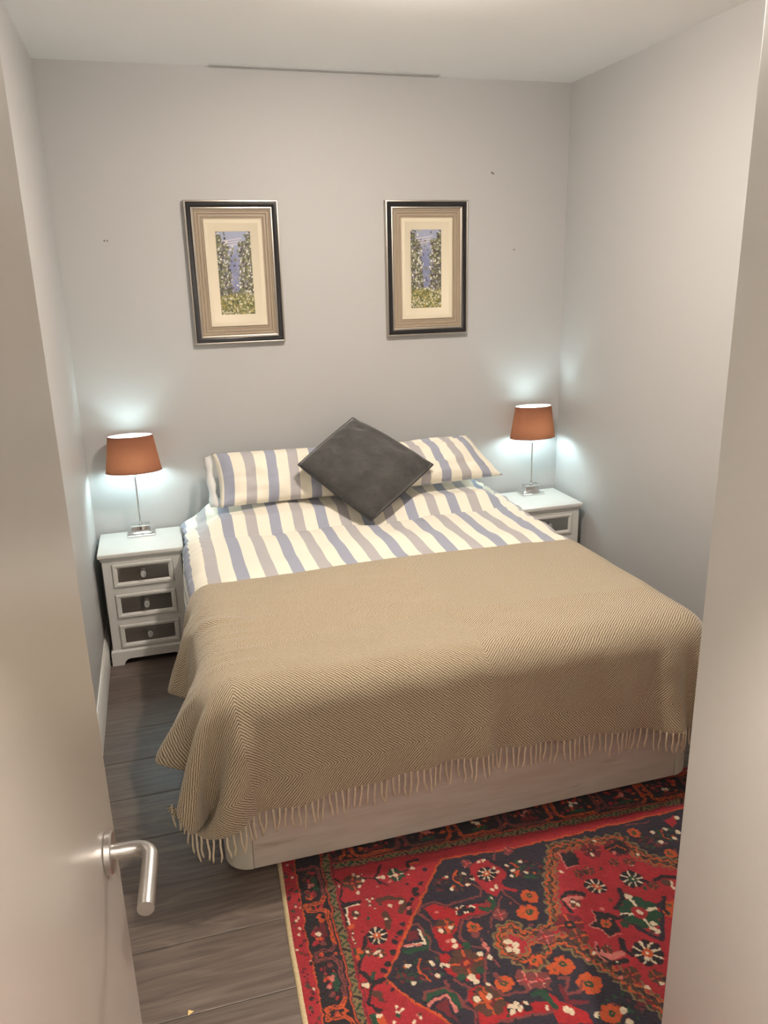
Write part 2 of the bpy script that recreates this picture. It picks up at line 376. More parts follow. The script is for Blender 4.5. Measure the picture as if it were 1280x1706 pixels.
# duvet : arc-length profile over the mattress, wrinkled and puffed
DX0, DX1, DYF, DTOP, DR = .378, 2.004, -1.862, .602, .085
def prof(s, lo, hi, r):
    """arc length s measured from lo edge inward -> (coordinate, drop); negative beyond the edge"""
    q = r*math.pi/2; x = np.empty_like(s); d = np.zeros_like(s)
    # coordinate s is 'flat' position; fold at lo+r and hi-r
    L = s < lo+r; H = s > hi-r; m = ~(L | H); x[m] = s[m]
    e = (lo+r)-s[L]; a = np.clip(e/r, 0, math.pi/2); x[L] = lo+r-r*np.sin(a); d[L] = r*(1-np.cos(a))+np.maximum(e-q, 0)
    e = s[H]-(hi-r); a = np.clip(e/r, 0, math.pi/2); x[H] = hi-r+r*np.sin(a); d[H] = r*(1-np.cos(a))+np.maximum(e-q, 0)
    return x, d
nu, nv = 260, 240
su = np.linspace(DX0-.24, DX1+.24, nu); sv = np.linspace(-.085, DYF-.20, nv)
xx, dx = prof(su, DX0, DX1, DR); yy, dy = prof(-sv, -9, -DYF, DR); yy = -yy
X = np.repeat(xx[:, None], nv, 1); Yg = np.repeat(yy[None, :], nu, 0); DXg = np.repeat(dx[:, None], nv, 1); DYg = np.repeat(dy[None, :], nu, 0)
Z = DTOP-np.sqrt(DXg**2+DYg**2+1.2*DXg*DYg)
SU = np.repeat(su[:, None], nv, 1); SV = np.repeat(sv[None, :], nu, 0)
sm = lambda t: np.clip(t, 0, 1)**2*(3-2*np.clip(t, 0, 1))
free = sm((SV+1.12)/.14)                                   # 1 where the throw does not lie
# hump of the pillows lying under the duvet's top end
hump = sm((SV+.46)/.10)*(1-sm((-.16-SV)/-.10+0)*.0)
side = sm((SU-.43)/.16)*sm((1.96-SU)/.16)
gap = 1-.35*np.exp(-((SU-1.21)/.07)**2)
Z += .062*hump*side*gap + .018*sm((SV+.30)/.2)*side
Z += free*(.010*smoothnoise(nu, nv, 9, 12, 3) + .006*smoothnoise(nu, nv, 26, 20, 4)) - .006*(1-free)
# crease where hump meets the flat part
Z -= .014*np.exp(-((SV+.475+.012*smoothnoise(nu, nv, 10, 2, 9))/.014)**2)*side
# gathered puckers along both long edges
edge = np.exp(-((SU-(DX0+.02))/.10)**2)+np.exp(-((SU-(DX1-.02))/.10)**2)
puck = (.8*smoothnoise(nu, nv, 14, 62, 5)+.9*smoothnoise(nu, nv, 9, 30, 15)+.3*np.sin((SV+.35*SU)*2*math.pi/.075+3*smoothnoise(nu, nv, 6, 12, 25)))*free
headness = sm((SV+.80)/.45)*.8+.2
Z += .0085*edge*puck*headness
X += np.where(SU < 1.2, -1, 1)*(.010*edge*puck*headness + .012*sm(DXg/.15)*smoothnoise(nu, nv, 8, 16, 6)*free)
X -= np.where(SU < 1.2, -1, 1)*.02*sm((DXg-.1)/.2)*(1-free)
Z = np.maximum(Z, .12)
cov = 1-free
X = np.where(SU < 1.2, X+.016*cov*sm(DXg/.02), X-.016*cov*sm(DXg/.02)); Yg = Yg+.018*cov*sm(DYg/.02); Z = Z-.010*cov
both = sm(DXg/.03)*sm(DYg/.03)*cov
X = X+np.where(SU < 1.2, 1, -1)*.07*both; Yg = Yg+.07*both
# crumpled end by the right lamp
loc = sm((SU-1.80)/.10)*sm((SV+.50)/.16)
Z += loc*(.016*smoothnoise(nu, nv, 40, 44, 91)+.010*smoothnoise(nu, nv, 70, 80, 92))
# the sides press flat against the two chests
nearchest = (SV > -.40) & (Z < .556)
X = np.where(nearchest & (SU < 1.2), np.maximum(X, .405), np.where(nearchest, np.minimum(X, 2.010), X))
P = np.stack([X, Yg, Z], -1)
uvx = (SU-.5875+.235*PERIOD/2)+.006*smoothnoise(nu, nv, 6, 10, 8)
duvet = link('duvet', grid_mesh('duvet', P[:, ::-1], np.stack([uvx, SV], -1)[:, ::-1]), 'stripes', None, 180)
md = duvet.modifiers.new('thickness', 'SOLIDIFY'); md.thickness = .012; md.offset = -1
tag(duvet, 'puffy cotton duvet with blue, grey and cream stripes spread over the bed', 'duvet')

# throw : settled by a small cloth solver over a rounded block of the bed's size
def solve_throw():
    h = .0165; NU = int(round(THROW_W/h))+1; NV = int(round(THROW_L/h))+1
    hu = THROW_W/(NU-1); hv = THROW_L/(NV-1)
    u = np.linspace(0, THROW_W, NU); v = np.linspace(0, THROW_L, NV)
    P = np.zeros((NU, NV, 3)); XL = .150
    P[..., 0] = XL+u[:, None]; yb = -1.035+.05*np.exp(-((u-1.1)/.45)**2)+.008*np.sin(u*9)
    P[..., 1] = yb[:, None]-v[None, :]; P[..., 2] = DTOP+.03
    P[..., 2] += .006*smoothnoise(NU, NV, 12, 8, 21)
    P[..., 1] += .010*smoothnoise(NU, NV, 10, 6, 22)
    ru = np.full((NU-1, NV), hu); rv = np.full((NU, NV-1), hv)
    slack = np.exp(-(u/.34)**4)*.13+np.exp(-((u-THROW_W)/.34)**4)*.05
    rv *= (1+slack[:, None]*np.exp(-((v[None, :-1]-.5)/.42)**4))
    c = np.array([(DX0+DX1)/2, (DYF+.3)/2, .2]); hs = np.array([(DX1-DX0)/2, (.3-DYF)/2, DTOP-.2]); R = .09; thick = .006
    prev = P.copy(); vel = np.zeros_like(P); dt = .012
    def stretch(A, B, rest, k):
        d = B-A; L = np.sqrt((d*d).sum(-1))+1e-9; cor = (k*.5*(L-rest)/L)[..., None]*d; A += cor; B -= cor
    dg = math.hypot(hu, hv)
    for it in range(230):
        damp = .985 if it < 120 else .93
        vel[..., 2] -= (5.0 if it < 150 else 1.6)*dt; vel *= damp
        old = P.copy(); P = P+vel*dt
        for s in range(18):
            for o in (0, 1): stretch(P[o:-1:2], P[o+1::2], ru[o::2], 1.0)
            for o in (0, 1): stretch(P[:, o:-1:2], P[:, o+1::2], rv[:, o::2], 1.0)
            if s % 2 == 0:
                for o in (0, 1):
                    stretch(P[o:-1:2, :-1], P[o+1::2, 1:], dg, .18); stretch(P[o+1::2, :-1], P[o:-1:2, 1:], dg, .18)
                for st in (2, 4):
                    kb = .07 if st == 2 else .03
                    for o in range(2*st):
                        a = P[o:-st:2*st]; b = P[o+st::2*st]; n = min(len(a), len(b)); stretch(a[:n], b[:n], st*hu, kb)
                        a = P[:, o:-st:2*st]; b = P[:, o+st::2*st]; n = min(a.shape[1], b.shape[1]); stretch(a[:, :n], b[:, :n], st*hv, kb)
            if it > 60:                      # both front corners are caught up a little, as they lie in the folds
                for sl_, tg_ in ((np.s_[:4, -4:], (.315, -1.790, .215)), (np.s_[-4:, -4:], (2.09, -1.80, .20))):
                    P[sl_] += .25*(np.array(tg_)-P[sl_].mean((0, 1)))
            if s % 3 == 2 or s == 17:
                q = P-c; aq = np.abs(q)-(hs-R); mx = np.maximum(aq, 0); ln = np.sqrt((mx*mx).sum(-1))
                sd = ln+np.minimum(aq.max(-1), 0)-R-thick; hit = sd < 0
                if hit.any():
                    qq = mx[hit]; l2 = ln[hit][:, None]
                    ins = l2[:, 0] < 1e-9; nrm = np.where(l2 > 1e-9, qq/np.maximum(l2, 1e-9), 0)
                    if ins.any():
                        ax = aq[hit][ins].argmax(-1); nn = np.zeros((ins.sum(), 3)); nn[np.arange(len(ax)), ax] = 1; nrm[ins] = nn
                    nrm *= np.sign(q[hit]); P[hit] -= sd[hit][:, None]*nrm
                    mv = P[hit]-old[hit]; tn = mv-(mv*nrm).sum(-1, keepdims=True)*nrm
                    P[hit] -= tn*np.where(nrm[:, 2:3] > .8, 1.0, .45)
                P[..., 0] = np.minimum(P[..., 0], ROOM_W-.02); P[..., 2] = np.maximum(P[..., 2], .02)
        vel = (P-old)/dt
        sp = np.sqrt((vel*vel).sum(-1, keepdims=True)); vel *= np.minimum(1, 2.5/np.maximum(sp, 1e-6))
    # two rounded folds stand out from the left side, and a soft ridge runs on over the top edge
    g = lambda q, s: np.exp(-(q/s)**2); left = np.clip((.50-P[..., 0])/.08, 0, 1)
    d = np.clip((.600-P[..., 2])/.24, 0, 1.25); yv = P[..., 1]
    P[..., 0] -= left*d*(.080*g(yv+1.30-.05*(1-d), .060)+.105*g(yv+1.70, .075)+.035*g(yv+1.08, .04))
    P[..., 2] += .012*g(yv+1.36+.25*(P[..., 0]-.42), .022)*g(P[..., 0]-.43, .10)*(d < .3)
    nn = smoothnoise(NU, NV, 14, 10, 77)+.6*smoothnoise(NU, NV, 30, 20, 78)
    P[..., 2] += np.where(d < .05, .0035*np.maximum(nn, 0), 0); P[..., 1] -= np.where(P[..., 1] < -1.84, .005*np.maximum(nn+.3, 0), 0)
    return P, u, v
TP, tu, tv = solve_throw()
UVt = np.stack(np.meshgrid(tu, tv, indexing='ij'), -1)
throw = link('throw_blanket', grid_mesh('throw_blanket', TP, UVt), 'wool', None, 180)
md = throw.modifiers.new('thickness', 'SOLIDIFY'); md.thickness = .006; md.offset = 0
md = throw.modifiers.new('smooth', 'SUBSURF'); md.levels = 1; md.render_levels = 1
tag(throw, 'beige and brown herringbone wool throw with fringe draped over foot of bed', 'blanket')
# fringe : one twisted tassel after another along the front hem
def at_hem(s):
    i = min(int(s*(len(tu)-1)), len(tu)-2); f = s*(len(tu)-1)-i
    return TP[i, -1]*(1-f)+TP[i+1, -1]*f, (TP[i+1, -1]-TP[i, -1])
NT_T = 112
for k in range(NT_T):
    s = (k+.5)/NT_T; p0, tg = at_hem(s); p0 = Vector(p0); tg = Vector(tg).normalized()
    outw = Vector((tg.y, -tg.x, 0))
    if outw.length < 1e-4: outw = Vector((0, -1, 0))
    outw.normalize(); L = random.uniform(.070, .092); ph = random.uniform(0, 6.28); sway = random.uniform(-.010, .010); amp = random.uniform(.001, .004)
    pts = []
    for j in range(8):
        q = j/7; pts.append(p0+Vector((0, 0, .006))+tg*(sway*q*q+amp*math.sin(q*7+ph)*q)+outw*(.003*math.sin(q*3+ph)*q)+Vector((0, 0, -L*q)))
    tube('tassel', pts, [.0026, .0030, .0027, .0030, .0027, .0028, .0031, .0018], 'yarn', throw, 6, True, 180)

# pillows
def make_pillow(name, c, thick, mat, uvw, bow=.07, n=44, seed=1, wr=.012, flat=.45, sag=0, u0=0.0, back=.8):
    """c = bottom-left, bottom-right, top-right, top-left corners; bulges to both sides"""
    c = [np.array(q, float) for q in c]
    u = np.linspace(-1, 1, n); U, V = np.meshgrid(u, u, indexing='ij')
    Ub = U*(1-bow*(1-V**2)); Vb = V*(1-bow*(1-U**2))
    a = (Ub+1)/2; b = (Vb+1)/2
    S = (c[0]*((1-a)*(1-b))[..., None]+c[1]*(a*(1-b))[..., None]+c[2]*(a*b)[..., None]+c[3]*((1-a)*b)[..., None])
    nr = np.cross(c[1]-c[0], c[3]-c[0]); nr /= np.linalg.norm(nr)
    T = thick*np.clip((1-U**2)*(1-V**2), 0, 1)**flat
    w1 = smoothnoise(n, n, 7, 5, seed)*wr+smoothnoise(n, n, 16, 12, seed+1)*wr*.45
    edgef = np.clip((1-np.abs(U))*6, 0, 1)*np.clip((1-np.abs(V))*6, 0, 1)
    rad = np.exp(-((np.abs(U)-1)**2+(np.abs(V)-1)**2)/.18)*np.sin(np.arctan2(1.02-np.abs(V), 1.02-np.abs(U))*9)*wr*.5
    F = S+nr*((T+(w1+rad)*edgef)[..., None]); B = S-nr*((T*back)[..., None])
    F[..., 2] -= sag*(T/thick); 
    uv = np.stack([u0+U*uvw/2, V*.25], -1)
    me1 = grid_mesh(name, F, uv)
    Bf = B[::-1]; uvb = uv[::-1]
    bm = bmesh.new(); bm.from_mesh(me1); me2 = grid_mesh(name+'_b', Bf, uvb+np.array([.1, 0])); bm.from_mesh(me2)
    bmesh.ops.remove_doubles(bm, verts=bm.verts, dist=1e-5)
    bpy.data.meshes.remove(me1); bpy.data.meshes.remove(me2)
    o = from_bm(name, bm, mat, None, 180)
    edge = [S[i, 0] for i in range(n)]+[S[-1, j] for j in range(1, n)]+[S[i, -1] for i in range(n-2, -1, -1)]+[S[0, j] for j in range(n-2, 0, -1)]
    return o, edge
pl, e = make_pillow('striped_pillow', [(.565, -.300, .688), (1.22, -.285, .685), (1.25, -.105, .885), (.560, -.125, .905)], .075, 'stripes', .68, .05, seed=31, u0=.107)
tag(pl, 'striped pillow with open white flap, left of the grey cushion', 'pillow', 'striped pillows')
flap_pts = []
P = np.zeros((4, 14, 3))
for j in range(14):
    q = j/13; base = Vector((.566, -.300, .692)).lerp(Vector((.562, -.125, .897)), q)
    for i in range(4):
        P[i, j] = base+Vector((-.006-.010*i+.004*math.sin(q*17+i), -.012*math.sin(i*1.4)+.006*math.sin(q*11), .006*math.sin(q*9+i)))
fl = link('flap', grid_mesh('flap', P), 'mattress', pl, 180); md = fl.modifiers.new('t', 'SOLIDIFY'); md.thickness = .004
pr, e = make_pillow('striped_pillow', [(1.25, -.335, .708), (1.965, -.300, .712), (1.845, -.115, .888), (1.25, -.125, .872)], .075, 'stripes', .70, .04, seed=41, u0=.186)
tag(pr, 'striped pillow with pointed corner, right of the grey cushion, nearest the right lamp', 'pillow', 'striped pillows')
cu, e = make_pillow('velvet_cushion', [(1.215, -.530, .625), (1.575, -.355, .812), (1.236, -.165, 1.03), (.930, -.345, .868)], .100, 'velvet', .45, -.012, seed=51, wr=.010, flat=.45, back=.4)
tube('piping', [tuple(q) for q in e]+[tuple(e[0])], .0042, 'velvet_dark', cu, 6, False, 180)
tag(cu, 'dark grey velvet cushion standing on its corner against the pillows', 'cushion')

# ================================================================== BEDSIDE CHESTS
def make_chest():
    r = empty('bedside_chest')
    # local: x across (-.185...185), y depth 0 (back) .. -.323 (front), z up
    box('top', -.185, .185, -.323, 0, .518, .538, 'white_wood', r, .004, 3)
    prism('cornice', [(-.322+.006, .518), (-.316, .512), (-.308, .502), (-.303, .502), (-.02, .502), (-.02, .518)], -.176, .176, 'x', 'white_wood', r)
    # carcass with open fronts
    bm = bmesh.new()
    bbox(bm, -.17, -.152, -.305, -.01, .05, .505); bbox(bm, .152, .17, -.305, -.01, .05, .505); bbox(bm, -.152, .152, -.022, -.01, .05, .505)
    bbox(bm, -.17, -.132, -.308, -.285, .05, .505); bbox(bm, .132, .17, -.308, -.285, .05, .505)
    for z0, z1 in ((.05, .082), (.195, .227), (.344, .376), (.487, .505)): bbox(bm, -.132, .132, -.308, -.04, z0, z1)
    from_bm('carcass', bm, 'white_wood', r)
    # plinth with shaped feet
    pts = [(-.180, 0), (-.128, 0), (-.124, .012), (-.114, .024), (-.100, .029), (.100, .029), (.114, .024), (.124, .012), (.128, 0), (.180, 0), (.180, .062), (-.180, .062)]
    prism('plinth', pts, -.318, -.300, 'y', 'white_wood', r)
    for s in (-1, 1):
        prism('plinth_side', [(-.300, 0), (-.25, 0), (-.235, .024), (-.075, .024), (-.06, 0), (-.008, 0), (-.008, .062), (-.300, .062)], s*.180, s*.164, 'x', 'white_wood', r)
    prism('plinth_moulding', [(-.318, .062), (-.318, .066), (-.311, .074), (-.308, .074), (-.308, .062)], -.178, .178, 'x', 'white_wood', r)
    for z0, z1 in ((.3775, .4855), (.2285, .3425), (.0835, .1935)):
        d = empty('drawer_tmp')
        # frame of the drawer front: four mitred rails, proud, with bevel down to the mirror
        bm = bmesh.new(); x0, x1 = -.1305, .1305; f = .021
        lv = [(0, -.300), (0, -.3125), (.003, -.3155), (.012, -.3155), (.015, -.3125), (.017, -.3125), (f, -.3085)]
        rr = [[bm.verts.new(q) for q in ((x0+o, y, z0+o), (x1-o, y, z0+o), (x1-o, y, z1-o), (x0+o, y, z1-o))] for o, y in lv]
        for a, b in zip(rr, rr[1:]):
            for i in range(4): bm.faces.new((a[i], a[(i+1) % 4], b[(i+1) % 4], b[i]))
        bbox(bm, x0+.004, x1-.004, -.300, -.05, z0+.004, z1-.01)
        bpy.data.objects.remove(d)
        dr = from_bm('drawer', bm, 'white_wood', r)
        box('mirror_panel', x0+f-.001, x1-f+.001, -.3086, -.3055, z0+f-.001, z1-f+.001, 'mirror', dr)
        zc = (z0+z1)/2
        # crystal knob: oval, faceted
        rings = []
        for yy_, sx, sz in ((-.3085, .004, .004), (-.315, .004, .004), (-.316, .009, .012), (-.322, .0115, .0155), (-.327, .0115, .0155), (-.331, .008, .011)):
            rings.append([(sx*math.cos(2*math.pi*(k+.5)/10), yy_, zc+sz*math.sin(2*math.pi*(k+.5)/10)) for k in range(10)])
        kb = loft('knob', rings, 'crystal', dr, True, True, 20)
        tube('knob_ring', [(.0118*math.cos(2*math.pi*k/20), -.3245, zc+.0158*math.sin(2*math.pi*k/20)) for k in range(21)], .0013, 'chrome', dr, 6, False)
    return r
def copy_tree(o, parent=None):
    c = o.copy(); COL.objects.link(c); c.parent = parent
    for ch in list(o.children): copy_tree(ch, c)
    return c
chest = make_chest(); chest.location = (.2055, -.018, 0)
tag(chest, 'white three-drawer bedside chest with mirrored fronts on the left of the bed', 'chest', 'bedside chests')
chest2 = copy_tree(chest); chest2.location = (2.2085, -.034, 0)
tag(chest2, 'white bedside chest partly hidden by the duvet, in the right corner', 'chest', 'bedside chests')

# ================================================================== TABLE LAMPS
def make_lamp():
    r = empty('table_lamp')
    # base : stepped rectangular plinth in polished nickel
    pr = [(0, .063, .041), (.009, .063, .041), (.011, .060, .038), (.017, .058, .036), (.023, .050, .030), (.026, .046, .027), (.029, .043, .025), (.046, .041, .023), (.048, .043, .025), (.052, .043, .025), (.053, .041, .023)]
    loft('base', [rectring(0, 0, z, a, b, .003) for z, a, b in pr], 'chrome', r, True, True, 25)
    loft('collar', [ellipse(0, 0, z, q, q, 20) for z, q in ((.053, .009), (.058, .009), (.060, .006), (.066, .0075), (.070, .006), (.074, .0045))], 'chrome', r)
    tube('pole', [(0, 0, .072), (0, 0, .30)], .0042, 'chrome', r, 14)
    loft('bulb_holder', [ellipse(0, 0, z, q, q, 18) for z, q in ((.280, .012), (.283, .0145), (.317, .0145), (.319, .012))], 'trim', r)
    # shade : oval cone, outer cloth and white lining, with bound edges
    zb, zt = .310, .474; n = 64
    R0, R1 = (.124, .079), (.099, .061)
    rings = [ellipse(0, 0, zb+(zt-zb)*k/6, R0[0]+(R1[0]-R0[0])*k/6, R0[1]+(R1[1]-R0[1])*k/6, n) for k in range(7)]
    sh = loft('lamp_shade', rings, 'shade', r, False, False, 180)
    rings = [ellipse(0, 0, zb+(zt-zb)*k/6, R0[0]+(R1[0]-R0[0])*k/6-.0015, R0[1]+(R1[1]-R0[1])*k/6-.0015, n) for k in range(7)]
    loft('lining', rings, 'lining', sh, False, False, 180)
    for z, q in ((zb, R0), (zt, R1)):
        tube('shade_rim', [(q[0]*math.cos(2*math.pi*k/n), q[1]*math.sin(2*math.pi*k/n), z) for k in range(n+1)], .0016, 'shade', sh, 6, False)
    # carrier ring
    for a in (0, 120, 240):
        ca, sa = math.cos(math.radians(a)), math.sin(math.radians(a))
        tube('carrier_arm', [(.0135*ca, .0135*sa, .315), (.1225*ca, .0775*sa, .313)], .0012, 'chrome', sh, 6)
    prb = [(z-.055, q) for z, q in ((.374, .010), (.380, .012), (.390, .020), (.402, .026), (.414, .0275), (.424, .025), (.432, .018), (.436, .008))]
    loft('bulb', [ellipse(0, 0, z, q, q, 20) for z, q in prb], 'bulb', r)
    return r
lamp = make_lamp(); lamp.location = (.2095, -.092, .538)
tag(lamp, 'lit table lamp with oval terracotta shade on the left bedside chest', 'lamp', 'bedside table lamps')
lamp2 = copy_tree(lamp); lamp2.location = (2.224, -.100, .538)
tag(lamp2, 'lit table lamp with oval terracotta shade on the right bedside chest, by the corner', 'lamp', 'bedside table lamps')

# ================================================================== FRAMED PICTURES
def paint_picture(nx, nz, seed):
    """garden painting: lilac sky and water gap between two flowering banks"""
    g = np.random.default_rng(seed); u = np.linspace(0, 1, nx)[:, None]*np.ones((1, nz)); v = np.linspace(0, 1, nz)[None, :]*np.ones((nx, 1))
    lin = lambda c: np.array([((q/255+.055)/1.055)**2.4 for q in c])
    C = np.zeros((nx, nz, 3)); Hh = np.zeros((nx, nz))
    n1 = smoothnoise(nx, nz, 10, 20, seed+1); n2 = smoothnoise(nx, nz, 24, 50, seed+2)
    sky = lin((158, 164, 188)); sky2 = lin((176, 172, 192)); blu = lin((128, 134, 168)); grass = lin((126, 124, 80)); bank = lin((96, 98, 78))
    t = sm((v-.62)/.3)[..., None]
    C[:] = blu*(1-t)+sky*t; C = C*(1-.4*np.clip(n1, 0, 1)[..., None])+sky2*.4*np.clip(n1, 0, 1)[..., None]
    w = .10+.16*np.abs(v-.18)**.8+.05*n1
    m = (np.abs(u-.5+.02*n2) > w) & (v < .96-.10*(np.abs(u-.5) < .36)-.3*(np.abs(u-.5) < .22)); C[m] = bank
    m2 = v < .26+.05*n1; C[m2] = grass
    pal = [(78, 80, 62), (206, 204, 190), (172, 170, 140), (122, 122, 84), (66, 58, 58), (140, 132, 150), (224, 220, 206), (110, 114, 74), (98, 88, 100), (150, 148, 118), (94, 96, 72), (128, 124, 100)]
    for k in range(1500):
        a, b = g.uniform(0, 1), g.uniform(0, 1)
        if abs(a-.5) < .07+.12*abs(b-.2)**.8 and b > .27 and g.uniform() < .9: continue
        if b > .88 and abs(a-.5) < .42 and g.uniform() < .9: continue
        col = lin(pal[g.integers(len(pal))] if b > .24 else [(146, 140, 86), (196, 190, 146), (104, 106, 60), (168, 150, 78), (206, 200, 176), (84, 88, 56), (122, 118, 74)][g.integers(6)])
        ru_, rv_ = g.uniform(.008, .028), g.uniform(.004, .013)
        i0, i1 = max(int((a-ru_)*nx), 0), min(int((a+ru_)*nx)+1, nx); j0, j1 = max(int((b-rv_)*nz), 0), min(int((b+rv_)*nz)+1, nz)
        if i1 <= i0 or j1 <= j0: continue
        C[i0:i1, j0:j1] = col; Hh[i0:i1, j0:j1] = g.uniform(.0002, .0012)
    for k in range(3):                                   # pale streaks in the sky
        b = .90-.03*k; m = (np.abs(v-b-.06*(u-.4)) < .006) & (np.abs(u-.45) < .28-.06*k); C[m] = lin((206, 200, 208))
    for k in range(9):                                   # small scribbled signature
        m = (np.abs(v-.022-.008*np.sin(u*90)) < .004) & (u > .05) & (u < .36); C[m] = lin((225, 220, 200))
    return C, Hh
def make_picture(label, x0, x1, z0, z1, seed):
    W2, H2 = (x1-x0)/2, (z1-z0)/2; r = empty('framed_picture', ((x0+x1)/2, -.001, (z0+z1)/2))
    def layer(name, prof_, mat):
        bm = bmesh.new()
        rr = [[bm.verts.new(q) for q in ((-W2+o, -d, -H2+o), (W2-o, -d, -H2+o), (W2-o, -d, H2-o), (-W2+o, -d, H2-o))] for o, d in prof_]
        for a, b in zip(rr, rr[1:]):
            for i in range(4): bm.faces.new((a[i], a[(i+1) % 4], b[(i+1) % 4], b[i]))
        return from_bm(name, bm, mat, r, 35)
    layer('outer_edge', [(0, 0), (0, .026), (.002, .030), (.006, .031), (.008, .030)], 'silver')
    layer('black_band', [(.008, .030), (.011, .0335), (.018, .034), (.026, .031), (.029, .027)], 'black_frame')
    layer('silver_slip', [(.029, .027), (.030, .025), (.034, .026), (.038, .024)], 'silver')
    layer('stepped_moulding', [(.038, .024), (.040, .0205), (.044, .0225), (.047, .018), (.053, .018), (.056, .021), (.059, .0165), (.067, .0165), (.070, .019), (.073, .015), (.079, .015)], 'gilt')
    layer('mount', [(.079, .015), (.080, .021), (.094, .0215), (.097, .0205), (.100, .018), (.129, .006), (.131, .004)], 'cream_mat')
    nx, nz = 96, 220; C, Hh = paint_picture(nx, nz, seed); o = .131
    xs = np.linspace(-W2+o, W2-o, nx); zs = np.linspace(-H2+o, H2-o, nz); Pm = np.zeros((nx, nz, 3))
    Pm[..., 0] = xs[:, None]; Pm[..., 2] = zs[None, :]; Pm[..., 1] = -.0045-Hh
    me = grid_mesh('painting', Pm); a = me.color_attributes.new('pigment', 'FLOAT_COLOR', 'POINT')
    a.data.foreach_set('color', np.concatenate([C, np.ones((nx, nz, 1))], -1).reshape(-1).astype(np.float32))
    link('painting', me, 'oil', r)
    bm = bmesh.new(); bbox(bm, -W2+.004, W2-.004, -.003, 0, -H2+.004, H2-.004); from_bm('backing', bm, 'dark_gap', r)
    tag(r, label, 'picture', 'framed garden paintings')
make_picture('framed painting of flowers and water with pale gap, left of the pair', .541, .957, 1.394, 2.018, 61)
make_picture('framed painting of flowers and water, right of the pair, nearer the corner', 1.462, 1.880, 1.393, 2.019, 77)

